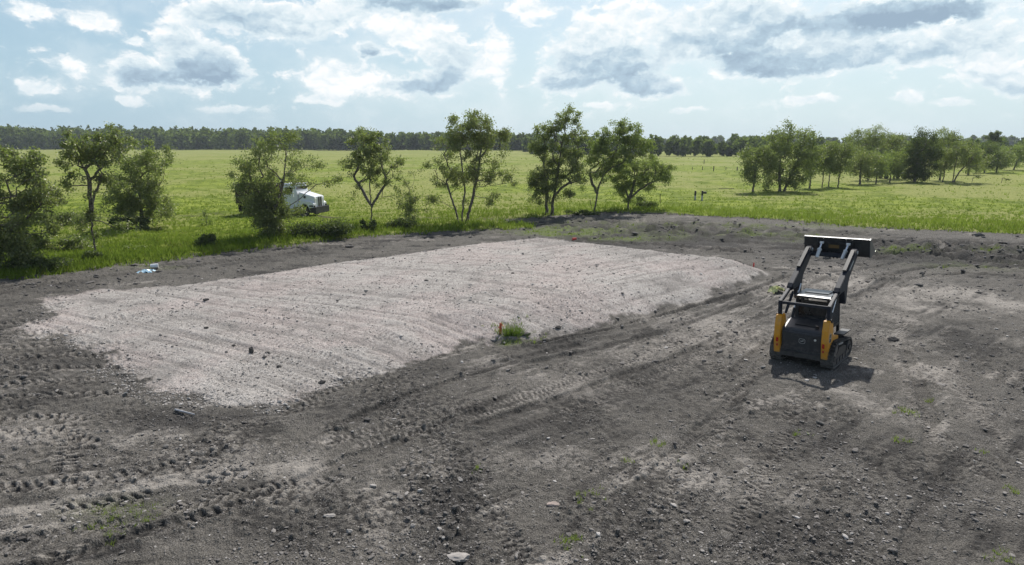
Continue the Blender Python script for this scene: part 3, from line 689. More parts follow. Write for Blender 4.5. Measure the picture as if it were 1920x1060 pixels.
tree('tallest dark tree on two close trunks at the far corner of the gravel', (1031, 405),
     [(1062, 228, 26, 24, .9), (1035, 252, 38, 26, 1.2), (1075, 262, 26, 22, .7), (1010, 282, 28, 30, 1), (1050, 300, 48, 34, 1.3), (1022, 335, 34, 30, 1.5), (1002, 345, 20, 24, .8), (1085, 330, 30, 22, .7), (1060, 365, 26, 18, .5), (1018, 372, 24, 20, 1), (1075, 300, 28, 22, .8)],
     n_tips=310, leaves=25000, size=0.088, mat=LEAF, trunks=[[(1026, 405), (1025, 385), (1024, 360), (1020, 320)], [(1035, 405), (1036, 380), (1042, 345), (1050, 290)], [(1036, 375), (1058, 350), (1085, 340)]], trunk_r=0.16, spread=0.2, brown=0.07, group=ROW)
tree('leaning green tree with a slanting grey trunk', (1114, 398),
     [(1165, 250, 38, 20, 1), (1130, 272, 34, 22, 1), (1185, 278, 34, 26, 1.1), (1145, 300, 50, 26, 1.3), (1120, 325, 30, 22, .6), (1105, 350, 18, 16, .3), (1215, 275, 14, 16, .4)],
     n_tips=240, leaves=19000, size=0.088, mat=LEAF_BRIGHT, trunks=[[(1114, 398), (1118, 375), (1124, 345), (1135, 310)], [(1120, 365), (1108, 340), (1105, 320)]], trunk_r=0.14, spread=0.2, brown=0.03, group=ROW)
tree('low spreading tree at the right end of the near row', (1178, 394),
     [(1175, 325, 46, 26, .9), (1215, 318, 36, 26, 1), (1245, 328, 22, 20, .8), (1190, 350, 50, 14, .5), (1160, 352, 18, 16, .6), (1228, 350, 26, 10, .3), (1190, 375, 30, 10, .4)],
     n_tips=210, leaves=14500, size=0.088, mat=LEAF_BRIGHT, trunks=[[(1178, 394), (1177, 375), (1172, 355), (1160, 335)], [(1178, 378), (1185, 352), (1190, 335)], [(1177, 374), (1200, 355), (1225, 340)]], trunk_r=0.15, spread=0.2, brown=0.03, group=ROW)
# undergrowth along the fence line
shrub('small round dark bush alone in the verge grass', (383, 466), 19, 16, leaves=3600, size=0.06)
shrub('long low hedge-like bush between the vine tree and the straight-trunk tree', (600, 448), 58, 18, leaves=11000, size=0.07, stems=20)
shrub('small bush at the foot of the straight-trunk tree', (687, 438), 17, 14, leaves=2600, size=0.065)
shrub('low dark bush at the foot of the sapling', (752, 432), 28, 11, leaves=3600, size=0.065)
shrub('pale slender weed standing in the verge behind the round bush', (390, 425), 10, 20, leaves=260, size=0.07, mat=LEAF_BRIGHT, stems=5, cat='weed', name='tall_weed')
shrub('dark weeds round the foot of the bare-trunked tree', (172, 494), 17, 9, leaves=1700, size=0.055)
shrub('low dark leafy bush just right of the foot of the low spreading tree', (1205, 392), 30, 7, leaves=1800, size=0.075)
shrub('scrubby weeds at the foot of the slanting trunk', (1090, 404), 34, 6, leaves=1500, size=0.075)
shrub('sprawling undergrowth below the broad bushy tree', (255, 436), 50, 14, leaves=5200, size=0.08)
shrub('tangled grey-green brush behind the slim bare-trunked tree', (120, 425), 75, 15, leaves=4200, size=0.08, mat=LEAF)
shrub('thin pale weeds in the verge grass left of the small round bush', (250, 470), 20, 5, leaves=350, size=0.06, mat=LEAF_BRIGHT)

# the tree belt on the right, some hundred metres out
BELT = 'trees of the belt across the pasture'
def belt(label, base, blobs, **k):
    kw = dict(n_tips=120, leaves=9000, size=0.125, mat=LEAF, spread=0.36, group=BELT, brown=0.03, trunk_r=0.16, name='belt_tree'); kw.update(k)
    return tree(label, base, blobs, **kw)
belt('round tree with a single trunk at the left end of the belt', (1412, 363), [(1408, 300, 22, 26, 1), (1405, 325, 20, 22, 1), (1430, 300, 22, 24, 1)], leaves=6000, trunk_r=.14)
belt('tall wide tree, highest at the left of the belt', (1465, 361), [(1470, 262, 34, 26, 1), (1505, 262, 22, 24, 1), (1455, 300, 32, 40, 1.3), (1495, 305, 38, 36, 1.4), (1450, 340, 26, 20, .9), (1485, 345, 26, 14, .8)],
     n_tips=230, leaves=16000, trunk_r=.2, trunks=[[(1462, 361), (1460, 335), (1458, 300)], [(1470, 361), (1480, 330), (1492, 300)]])
belt('small dense tree tucked against the tall wide tree', (1518, 355), [(1515, 305, 22, 26, 1), (1527, 300, 14, 22, .7)], leaves=4200, n_tips=70, trunk_r=.12)
belt('thin open tree, first of the slim stems in the belt', (1541, 353), [(1545, 295, 16, 24, 1), (1538, 315, 12, 18, .6)], leaves=2600, n_tips=60, trunk_r=.08)
belt('thin forked tree, second of the slim stems in the belt', (1553, 352), [(1556, 285, 18, 20, 1), (1556, 310, 16, 16, .7)], leaves=2800, n_tips=60, trunk_r=.08)
belt('slim tree in front of a taller grey-green crown', (1571, 352), [(1575, 285, 20, 24, 1), (1572, 315, 20, 18, .7)], leaves=3600, n_tips=70, trunk_r=.1)
belt('tree with rusty tinted crown in the middle of the belt', (1612, 347), [(1612, 300, 28, 20, 1), (1606, 318, 24, 18, 1)], leaves=5200, n_tips=90, brown=0.16)
belt('tall grey-green tree at the back of the belt', (1628, 338), [(1605, 262, 26, 20, 1), (1638, 258, 28, 18, 1), (1625, 285, 40, 22, 1)], leaves=8500, n_tips=130, mat=LEAF)
belt('tall pale tree left of the black-green tree', (1676, 336), [(1668, 262, 26, 16, 1), (1680, 285, 26, 24, 1)], leaves=6000, n_tips=100, brown=0.12)
belt('short yellow-green tree in front of the belt', (1642, 346), [(1645, 302, 24, 16, 1), (1640, 318, 22, 14, 1)], leaves=4200, n_tips=80, mat=LEAF_BRIGHT, trunk_r=.1)
belt('low yellow-green tree left of the black-green tree', (1668, 343), [(1672, 298, 22, 20, 1), (1670, 318, 22, 14, 1)], leaves=5000, n_tips=80, mat=LEAF_BRIGHT, trunk_r=.1)
belt('black-green dense tree reaching down to the grass', (1714, 343), [(1722, 258, 24, 18, 1), (1722, 285, 32, 26, 1.6), (1718, 312, 30, 26, 1.8), (1722, 328, 24, 14, 1.2)], leaves=17000, n_tips=160, mat=LEAF_DARK, trunk_r=.22)
belt('feathery tree rising behind the black-green tree', (1762, 338), [(1760, 262, 24, 20, 1), (1775, 262, 16, 16, .8), (1760, 290, 28, 20, 1)], leaves=7000, n_tips=120)
belt('slender leaning tree beside the many-stemmed tree', (1768, 342), [(1770, 300, 16, 22, 1), (1760, 315, 12, 14, .5)], leaves=2800, n_tips=60, trunk_r=.09)
belt('open many-stemmed tree with bare limbs', (1787, 344), [(1800, 290, 38, 22, 1), (1825, 300, 26, 20, .9), (1785, 285, 20, 18, .6)], leaves=6500, n_tips=120, trunk_r=.12, brown=.1,
     trunks=[[(1786, 344), (1786, 325), (1788, 300)], [(1788, 344), (1796, 325), (1812, 308)]])
belt('tree on a short stout trunk right of the many-stemmed tree', (1815, 329), [(1812, 292, 26, 16, 1), (1822, 305, 22, 14, 1)], leaves=5200, n_tips=90)
belt('dark rounded tree near the right edge', (1845, 326), [(1845, 285, 22, 18, 1), (1842, 305, 26, 16, 1.3)], leaves=6500, n_tips=100, mat=LEAF_DARK)
belt('olive tree second from the right edge', (1868, 325), [(1870, 290, 24, 16, 1), (1866, 308, 24, 14, 1.2)], leaves=6200, n_tips=100)
belt('bright green spreading tree at the right edge', (1900, 321), [(1900, 282, 30, 14, 1), (1905, 300, 32, 16, 1.3), (1940, 290, 30, 20, 1)], leaves=8500, n_tips=110, mat=LEAF_BRIGHT)
belt('lone flat-topped pine standing above the far trees', (1857, 306), [(1857, 254, 10, 5, 1), (1860, 263, 11, 5, .8), (1848, 259, 4, 3, .3)], leaves=1800, n_tips=40, mat=LEAF_DARK, size=0.28, fork=0.7, name='pine_tree')

# ---------------------------------------------------------------- far woods (one uncountable mass each)
def wood(name, rows, label):
    rng = np.random.default_rng(hash(name) % 1000 if False else len(name) * 7)
    Vs, Fs, Ts, off = [], [], [], 0
    for (x0, x1, ybase, ytop, n, var, conifer, leafsz, bright) in rows:
        for i in range(n):
            px = x0 + (x1 - x0) * (i + rng.uniform(-.4, 1.4)) / n
            f = (px - x0) / (x1 - x0); yb = ybase[0] + (ybase[1] - ybase[0]) * f; yt = ytop[0] + (ytop[1] - ytop[0]) * f
            b = G(px, yb + rng.uniform(-.25, .35)); k = depth_of(b[0], b[1]) / FPX; H = (yb - yt) * k * (1 + var * rng.uniform(-1, 0.75))
            r = H * (0.16 if conifer else rng.uniform(0.26, 0.42)); m = 130 if not conifer else 90
            zc = rng.uniform(0.06, 1, m) if not conifer else rng.uniform(0.15, 1, m)
            prof = np.sqrt(np.clip(1 - ((zc - 0.52) / 0.52) ** 2, 0.03, 1)) if not conifer else (1.05 - zc) ** 0.8 + .08
            th = rng.uniform(0, 2 * math.pi, m); rr = r * prof * rng.uniform(0.45, 1.12, m)
            C = np.stack([b[0] + rr * np.cos(th), b[1] + rr * np.sin(th), zc * H], 1) + rng.normal(0, H * 0.03, (m, 3))
            tn = np.clip(rng.uniform(0, 0.50) * (1 if rng.uniform() < .75 else 1.9) + bright + rng.normal(0, .10, m), 0, 1) if not conifer else np.clip(rng.normal(0.08, .08, m), 0, 1)
            V, F, T = leaf_quads(rng, C, leafsz * k * FPX / 656 * 1.0, tint=np.stack([tn, np.zeros(m)], 1), aspect=0.8)
            Vs.append(V); Fs.append(F + off); Ts.append(T); off += len(V)
    o = np_mesh(name, np.concatenate(Vs), np.concatenate(Fs), LEAF_FAR, colour=np.concatenate(Ts))
    return tag(o, label, 'woodland', kind='stuff')
wood('far_woodland', [
    (-420, 700, (279.5, 281.5), (243, 250), 190, .24, False, 1.5, .15), (-420, 700, (278.5, 280.5), (240, 248), 150, .20, False, 1.5, 0), (-420, 660, (278, 279), (237, 245), 80, .18, True, 1.1, 0),
    (-420, 640, (279, 281), (234, 244), 16, .10, False, 1.5, .05),
    (640, 1010, (281.5, 284), (253, 255), 60, .25, False, 1.5, 0), (660, 1000, (280.5, 282.5), (252, 254), 40, .2, False, 1.5, 0)],
    'dark mixed wood closing off the left side of the pasture')
wood('distant_treeline', [
    (1000, 1440, (289, 293.5), (264, 265), 40, .42, False, 1.7, 0), (980, 1460, (286, 290), (260, 261), 36, .35, False, 1.6, .05), (1380, 2100, (291, 292), (264, 262), 60, .3, False, 1.6, 0.1),
    (600, 1500, (276, 276), (260, 261), 100, .3, False, 2.2, 0), (1400, 2350, (277, 277), (260, 260), 100, .3, False, 2.2, 0), (-450, 120, (275, 275), (250, 252), 50, .2, False, 2.0, 0),
    (1820, 2300, (305, 306), (268, 262), 30, .25, False, 1.5, .1)],
    'hazy line of far trees across the middle and right of the horizon')

# ---------------------------------------------------------------- grass
def tufts(name, pts, hgt, wid, blades, seed, label, mat, brightness):
    rng = np.random.default_rng(seed); n = len(pts)
    z = np.concatenate([ground_fields(pts[a:a + 100000, 0], pts[a:a + 100000, 1])[0] for a in range(0, n, 100000)])
    B = np.repeat(np.column_stack([pts, z]), blades, 0); m = len(B); h = np.repeat(hgt, blades) * rng.uniform(.55, 1.15, m); wd = np.repeat(wid, blades)
    B[:, :2] += rng.normal(0, 1, (m, 2)) * np.repeat(hgt, blades)[:, None] * 0.30
    th = rng.uniform(0, 2 * math.pi, m); lean = rng.uniform(.1, .9, m); la = rng.uniform(0, 2 * math.pi, m)
    S = np.stack([np.cos(th), np.sin(th), th * 0], 1) * wd[:, None] * .5
    T = B + np.stack([np.cos(la) * lean * h, np.sin(la) * lean * h, h], 1)
    V = np.stack([B - S, B + S, T], 1).reshape(-1, 3); V[0::3, 2] -= .02; V[1::3, 2] -= .02
    tn = np.zeros((m, 3)); tn[:, 0] = np.clip(np.repeat(brightness, blades) + rng.normal(0, .10, m), 0, 1); tn[:, 1] = (rng.uniform(0, 1, m) < .05) * .6
    o = np_mesh(name, V, np.arange(3 * m).reshape(m, 3), mat, colour=np.repeat(tn, 3, 0))
    return tag(o, label, 'grass', kind='stuff')
rng = np.random.default_rng(5)
def screen_pts(n, x0, x1, y0, y1, test):
    px = rng.uniform(x0, x1, n); py = rng.uniform(y0, y1, n)
    dx = (px - 960) / FPX; dy = (530 - py) / FPX; t = CAM_H / (_s - dy * _c)
    X = np.stack([dx * t, (_c + dy * _s) * t], 1)
    return X[test(X[:, 0], X[:, 1])]
gs = lambda x, y: poly_sd(x, y, GRASS) + fbm(x / 1.1, y / 1.1, 4, 3) * 1.4
pts = screen_pts(120000, -150, 2070, 296, 525, lambda x, y: (gs(x, y) + 0.9 * rng.uniform(0, 1, len(x)) ** 3 > -0.1))
S, U = line_su(pts[:, 0], pts[:, 1], smooth_path([G(*p) for p in [(150, 412), (330, 408), (440, 402), (560, 406), (700, 410), (860, 412), (960, 413)]]))
pts = pts[rng.uniform(0, 1, len(pts)) < 1 - 0.93 * sstep(np.hypot(pts[:, 0], pts[:, 1]), 45, 110)]
S, U = line_su(pts[:, 0], pts[:, 1], smooth_path([G(*p) for p in [(150, 412), (330, 408), (440, 402), (560, 406), (700, 410), (860, 412), (960, 413)]]))
pts = pts[(np.abs(U) > 1.3) | (rng.uniform(0, 1, len(pts)) < .2)]
dd = np.hypot(pts[:, 0], pts[:, 1]); verge = 1 - sstep(poly_sd(pts[:, 0], pts[:, 1], GRASS), 3, 12)
dens = fbm(pts[:, 0] / 2.4, pts[:, 1] / 2.0, 4, 121)
tufts('pasture_grass', pts, (0.12 + 0.22 * verge + 0.20 * np.clip(dens + .2, 0, 1)) * (0.7 + dd / 160) * rng.uniform(.6, 1.3, len(pts)), 0.03 + dd * 0.00065, 4, 6,
      'tufted green pasture grass and the longer verge along the mud', GRASSM, np.clip(0.50 - 0.45 * verge * sstep(-pts[:, 0], -12, 0) + 1.2 * dens, 0, 1))
def soil_test(x, y):
    r = ground_fields(x, y); return (r[5] > rng.uniform(0.15, 1.0, len(x))) & (r[2] < .5) & (r[1] < .5)
pts = screen_pts(60000, 0, 1920, 400, 1050, soil_test)
extra = []
for (px, py, r, n) in [(960, 628, .34, 60), (1000, 636, .35, 14), (1708, 774, .14, 16), (1690, 826, .12, 8), (1228, 835, .12, 10), (1065, 1016, .13, 26), (1178, 866, .1, 6), (1283, 876, .1, 6), (1880, 1048, .12, 14), (1880, 918, .1, 8),
                       (175, 990, .12, 9), (238, 975, .3, 30), (1500, 815, .1, 6), (1095, 935, .2, 18), (1840, 850, .08, 5), (210, 1010, .1, 6), (895, 884, .1, 7), (1745, 752, .1, 6)]:
    c = G(px, py); extra.append(c + rng.normal(0, r, (n, 2)))
extra = np.concatenate(extra); pts = np.concatenate([pts, extra]); dd = np.hypot(pts[:, 0], pts[:, 1])
tufts('sprouting_grass', pts, (0.05 + dd * 0.0028) * rng.uniform(.6, 1.3, len(pts)), 0.008 + dd * 0.0005, 7, 7, 'sparse young grass sprouting through the bare soil', GRASSM, np.full(len(pts), .35))
# ---------------------------------------------------------------- small mesh builder for hard objects
def paint(name, col, rough=0.45, metal=0.0, spec=0.5, dirt=0.25, dirt_col=(0.16, 0.145, 0.13), bump=0.0, scale=6.0, coat=0.0):
    m, n, out = material(name)
    P = n.n('ShaderNodeTexCoord').outputs['Object']
    a = n.n('ShaderNodeTexNoise', Vector=P, Scale=scale, Detail=6.0, Roughness=0.65).outputs[0]
    b = n.n('ShaderNodeTexNoise', Vector=P, Scale=scale * 5, Detail=4.0, Roughness=0.6).outputs[0]
    z = n.n('ShaderNodeSeparateXYZ', Vector=P).outputs[2]
    low = n.mr(z, 0.9, 0.1)
    f = n.m('MULTIPLY', n.mr(n.m('ADD', a, n.m('MULTIPLY', low, 0.22)), 0.48, 0.74), dirt)
    c = n.mix(f, (*col, 1), (*dirt_col, 1))
    p = n.n('ShaderNodeBsdfPrincipled', Base_Color=c, Metallic=metal, Roughness=n.m('ADD', n.m('MULTIPLY', b, 0.22), rough - 0.08, clamp=True))
    p.inputs['Specular IOR Level'].default_value = spec
    p.inputs['Coat Weight'].default_value = coat
    if bump: n.put(p.inputs['Normal'], n.n('ShaderNodeBump', Height=b, Strength=bump, Distance=0.02).outputs[0])
    n.put(out.inputs['Surface'], p.outputs[0])
    return m

class MB:
    def __init__(s): s.v = []; s.f = []
    def add(s, V, F):
        o = len(s.v); s.v += [tuple(map(float, p)) for p in V]; s.f += [tuple(i + o for i in f) for f in F]; return s
    def box(s, c, d, rot=None, bev=0.0):
        x, y, z = (q / 2 for q in d)
        V = [Vector((a * x, b * y, e * z)) for a in (-1, 1) for b in (-1, 1) for e in (-1, 1)]
        if rot is not None: V = [rot @ p for p in V]
        V = [p + Vector(c) for p in V]
        return s.add(V, [(0, 1, 3, 2), (4, 6, 7, 5), (0, 4, 5, 1), (2, 3, 7, 6), (0, 2, 6, 4), (1, 5, 7, 3)])
    def prism(s, prof, x0, x1, axis='x'):
        """profile of (y,z) points extruded along x (or (x,z) along y)"""
        n = len(prof)
        area = sum(prof[i][0] * prof[(i + 1) % n][1] - prof[(i + 1) % n][0] * prof[i][1] for i in range(n))
        if area < 0: prof = prof[::-1]
        mk = (lambda t, p: (t, p[0], p[1])) if axis == 'x' else (lambda t, p: (p[0], t, p[1]))
        V = [mk(x0, p) for p in prof] + [mk(x1, p) for p in prof]
        return s.add(V, [tuple(range(n))[::-1], tuple(range(n, 2 * n))] + [(i, (i + 1) % n, n + (i + 1) % n, n + i) for i in range(n)])
    def bar(s, a, b, w, h=None, up=(0, 0, 1)):
        a = Vector(a); b = Vector(b); d = (b - a).normalized(); x = d.cross(Vector(up)).normalized(); y = x.cross(d); h = h or w
        V = [p + x * i * w / 2 + y * j * h / 2 for p in (a, b) for i, j in ((-1, -1), (1, -1), (1, 1), (-1, 1))]
        return s.add(V, [(3, 2, 1, 0), (4, 5, 6, 7), (0, 1, 5, 4), (1, 2, 6, 5), (2, 3, 7, 6), (3, 0, 4, 7)])
    def cyl(s, a, b, r, r2=None, n=14):
        a = Vector(a); b = Vector(b); d = (b - a).normalized(); ref = Vector((0, 0, 1)) if abs(d.z) < .9 else Vector((1, 0, 0))
        x = d.cross(ref).normalized(); y = x.cross(d); r2 = r if r2 is None else r2
        V = [p + (x * math.cos(t) + y * math.sin(t)) * q for p, q in ((a, r), (b, r2)) for t in (2 * math.pi * k / n for k in range(n))]
        return s.add(V, [tuple(range(n)), tuple(range(n, 2 * n))[::-1]] + [(i + n, (i + 1) % n + n, (i + 1) % n, i) for i in range(n)])
    def build(s, name, mat, parent=None, bevel=0.0, smooth=False):
        me = bpy.data.meshes.new(name); me.from_pydata(s.v, [], s.f); me.materials.append(mat); me.validate(); me.update()
        import bmesh
        bm = bmesh.new(); bm.from_mesh(me); bmesh.ops.recalc_face_normals(bm, faces=bm.faces)
        if bevel > 0: bmesh.ops.bevel(bm, geom=[e for e in bm.edges if len(e.link_faces) == 2 and e.calc_face_angle(0) > 0.6], offset=bevel, segments=2, affect='EDGES', clamp_overlap=True)
        bm.to_mesh(me); bm.free()
        if smooth: me.polygons.foreach_set('use_smooth', [True] * len(me.polygons))
        return link_mesh(name, me, parent)
def empty(name, loc, rz=0.0, rx=0.0, ry=0.0):
    o = bpy.data.objects.new(name, None); COL.objects.link(o); o.location = loc; o.rotation_euler = (rx, ry, rz); return o

M_YEL = paint('machine_yellow', (0.62, 0.27, 0.008), 0.42, dirt=0.35, coat=0.1)
M_GREY = paint('machine_dark_grey', (0.030, 0.032, 0.036), 0.40, dirt=0.35)
M_ARM = paint('arm_black_paint', (0.014, 0.017, 0.026), 0.55, spec=0.25, dirt=0.10)
M_BLK = paint('black_steel', (0.010, 0.010, 0.011), 0.5, dirt=0.25)
M_RUB = paint('rubber', (0.014, 0.014, 0.014), 0.8, dirt=0.55, bump=0.3)
M_CHR = paint('chrome_rod', (0.80, 0.80, 0.80), 0.22, metal=0.9, dirt=0.05)
M_CYL = paint('pale_cylinder', (0.62, 0.62, 0.60), 0.3, metal=0.3, dirt=0.1)
M_BKT = paint('bucket_steel', (0.020, 0.020, 0.021), 0.5, dirt=0.35, dirt_col=(0.11, 0.10, 0.09))
M_ROOF = paint('roof_panel', (0.045, 0.050, 0.055), 0.30, dirt=0.5, dirt_col=(0.13, 0.14, 0.14))
M_RED = paint('red_lens', (0.42, 0.012, 0.010), 0.25, dirt=0.1)
M_WHT = paint('white_paint', (0.72, 0.73, 0.75), 0.35, dirt=0.25, dirt_col=(0.42, 0.40, 0.37), coat=0.3)
M_BADGE = paint('badge_grey', (0.42, 0.43, 0.42), 0.4, dirt=0.1)
M_GLASS = paint('dark_glass', (0.012, 0.014, 0.016), 0.08, dirt=0.25)
M_WORN = paint('worn_sticker', (0.20, 0.12, 0.04), 0.7, dirt=0.6, dirt_col=(0.03, 0.03, 0.03), scale=14)
M_MESH = paint('dusty_mesh', (0.10, 0.10, 0.105), 0.5, metal=0.2, dirt=0.4)

# ---------------------------------------------------------------- compact track loader
HD = R_(40.0)
lo = np.array([9.16, 20.42])
ldr = empty('track_loader', (lo[0], lo[1], gz(lo[0], lo[1]) + 0.02), -HD, 0.0, R_(-1.3))
tag(ldr, 'yellow and black tracked loader with its arms raised, parked on the bare soil', 'track loader')
def circ_path(pts, n=10):                      # closed rounded outline through points (y, z)
    out = []; m = len(pts)
    for i in range(m):
        a, b, c, d = (np.array(pts[(i + k) % m], float) for k in (-1, 0, 1, 2))
        for k in range(n):
            t = k / n
            out.append(0.5 * ((2 * b) + (-a + c) * t + (2 * a - 5 * b + 4 * c - d) * t * t + (-a + 3 * b - 3 * c + d) * t ** 3))
    return np.array(out)
TR = circ_path([(0.02, .30), (0.10, .58), (0.35, .80), (0.62, .82), (1.30, .74), (2.00, .64), (2.26, .50), (2.32, .28), (2.12, .07), (1.7, .035), (1.1, .035), (.45, .035), (.14, .09)])
def belt_track(x0, x1, nm='track'):
    mb = MB(); n = len(TR); seg = np.roll(TR, -1, 0) - TR; tan = seg / np.linalg.norm(seg, axis=1)[:, None]
    nrm = np.stack([tan[:, 1], -tan[:, 0]], 1); cen = TR.mean(0)
    sgn = np.sign(((TR - cen) * nrm).sum(1).mean()); nrm *= sgn
    inner = TR - nrm * 0.045
    V = [(x0, *p) for p in TR] + [(x1, *p) for p in TR] + [(x0, *p) for p in inner] + [(x1, *p) for p in inner]
    F = []
    for i in range(n):
        j = (i + 1) % n
        F += [(i, j, n + j, n + i), (2 * n + i, 3 * n + i, 3 * n + j, 2 * n + j), (i, 2 * n + i, 2 * n + j, j), (n + i, n + j, 3 * n + j, 3 * n + i)]
    mb.add(V, F)
    L = np.concatenate([[0], np.cumsum(np.linalg.norm(seg, axis=1))]); tot = L[-1]; k = 44
    for q in range(k):
        t = q / k * tot; i = min(np.searchsorted(L, t, 'right') - 1, n - 1); p = TR[i] + seg[i] * (t - L[i]) / (L[i + 1] - L[i]) ; tn = tan[i]; nr_ = nrm[i]
        for (xa, xb, sh) in ((x0 + .01, (x0 + x1) / 2 - .01, 0), ((x0 + x1) / 2 + .01, x1 - .01, .03)):
            c = p + nr_ * 0.016 + tn * sh
            a = math.atan2(tn[1], tn[0])
            mb.box(((xa + xb) / 2, c[0], c[1]), (xb - xa, 0.055, 0.034), Matrix.Rotation(a, 3, 'X'))
    return mb.build(nm, M_RUB, ldr)
for sx in (-1, 1):
    x0, x1 = sorted((sx * .60, sx * .97))
    t_ = belt_track(x0, x1)
    xi0, xi1 = sorted((sx * .66, sx * .93))
    fr = MB().prism([(.25, .17), (2.05, .17), (2.10, .36), (1.5, .50), (.95, .56), (.80, .40), (.30, .36)], sx * .70, sx * .90).build('undercarriage_frame', M_BLK, ldr, 0.01)
    for k in range(5): MB().cyl((xi0, .48 + .33 * k, .145), (xi1, .48 + .33 * k, .145), .10, n=18).build('roller', M_GREY, fr)
    for (yy, zz, rr, nm) in ((2.04, .32, .235, 'idler'), (.29, .33, .23, 'idler')):
        w_ = MB().cyl((xi0, yy, zz), (xi1, yy, zz), rr, n=24).build(nm, M_GREY, fr, 0.01)
        MB().cyl((sx * .93, yy, zz), (sx * .965, yy, zz), .09, n=14).build('hub', M_BLK, w_)
    sp = MB().cyl((xi0, .55, .60), (xi1, .55, .60), .15, n=20)
    for k in range(12):
        a = 2 * math.pi * k / 12; sp.box((sx * .80, .55 + math.cos(a) * .165, .60 + math.sin(a) * .165), (.22, .05, .05), Matrix.Rotation(a, 3, 'X'))
    sp.build('sprocket', M_GREY, fr)
    for k in range(9):
        MB().box((sx * .945, .72 + .135 * k, .725 - .017 * k), (.02, .05, .05)).build('drive_link', M_CYL, fr) if k < 4 else None
# main frame
MB().prism([(.10, .26), (.06, .42), (.12, .62), (2.35, .62), (2.45, .42), (2.2, .24)], -.60, .60).build('chassis', M_BLK, ldr, 0.02)
# engine compartment: sloping hood, rear door with badge
MB().prism([(.10, .52), (.03, 1.10), (.10, 1.20), (.62, 1.34), (1.0, 1.38), (1.0, .60)], -.615, .615).build('engine_hood', M_GREY, ldr, 0.02)
MB().box((0, .50, 1.330), (.62, .42, .012), Matrix.Rotation(.26, 3, 'X')).build('hood_vent', M_BLK, ldr)
cap = MB().cyl((.38, .27, 1.22), (.38, .25, 1.32), .055, n=16).cyl((.38, .25, 1.32), (.38, .248, 1.335), .065, n=16).build('filler_cap', M_BLK, ldr, 0.004)
dr = MB().prism([(.055, .48), (-.015, 1.06), (.015, 1.09), (.10, 1.09), (.12, .48)], -.60, .60).build('rear_door', M_GREY, ldr, 0.012)
MB().prism([(.040, .60), (-.006, .985), (-.018, .985), (.028, .60)], -.33, .33).build('door_panel', M_GREY, dr, 0.005)
TILT = Matrix.Rotation(0.12, 3, 'X')
def deer(mb, cx, sc, place):                   # leaping deer emblem, as a thin raised relief
    pts = [(-1.0, .05), (-.72, .30), (-.62, .28), (-.25, .10), (.10, .16), (.42, .42), (.52, .75), (.40, 1.0), (.52, .98), (.62, .70), (.72, .60), (1.0, .52), (.98, .42),
           (.70, .38), (.60, .10), (.80, -.05), (1.02, -.38), (.92, -.42), (.62, -.10), (.30, -.18), (-.20, -.22), (-.50, -.55), (-.95, -.80), (-1.0, -.72), (-.66, -.45), (-.50, -.10), (-.72, 0)]
    V0 = [place(cx + p[0] * sc, p[1] * sc, 0) for p in pts]; V1 = [place(cx + p[0] * sc, p[1] * sc, .006) for p in pts]; n = len(pts)
    mb.add(V0 + V1, [tuple(range(n)), tuple(range(n, 2 * n))] + [(i, (i + 1) % n, n + (i + 1) % n, n + i) for i in range(n)])
def ring(mb, rx, rz, t, place, d=.005, n=4):
    k = 32; out = []
    for i in range(k):
        a = 2 * math.pi * i / k; ca, sa = math.cos(a), math.sin(a)
        q = (abs(ca) ** n + abs(sa) ** n) ** (-1 / n); out.append((ca * q, sa * q))
    V = [place(x * rx, z * rz, d) for x, z in out] + [place(x * (rx - t), z * (rz - t), d) for x, z in out] + [place(x * rx, z * rz, 0) for x, z in out]
    mb.add(V, [(i, (i + 1) % k, k + (i + 1) % k, k + i) for i in range(k)] + [(i, 2 * k + i, 2 * k + (i + 1) % k, (i + 1) % k) for i in range(k)])
pl = lambda x, z, d: (x + .03, .010 - z * .12 - d - .012, .83 + z)
bd = MB(); bd.add([pl(x, z, .002) for x, z in ((-.085, -.07), (.085, -.07), (.085, .07), (-.085, .07))], [(0, 1, 2, 3)])
bdo = bd.build('badge', M_BLK, dr)
r2 = MB(); ring(r2, .095, .08, .011, pl); deer(r2, 0, .055, pl); r2.build('emblem', M_BADGE, bdo)
MB().cyl((.43, -.03, .93), (.43, -.05, .93), .035, n=14).build('door_lock', M_CYL, dr)
MB().box((.40, -.02, .99), (.09, .03, .05)).build('latch', M_BLK, dr, .005)
MB().box((0, .02, .36), (1.24, .10, .16)).build('rear_bumper', M_BLK, ldr, .015)
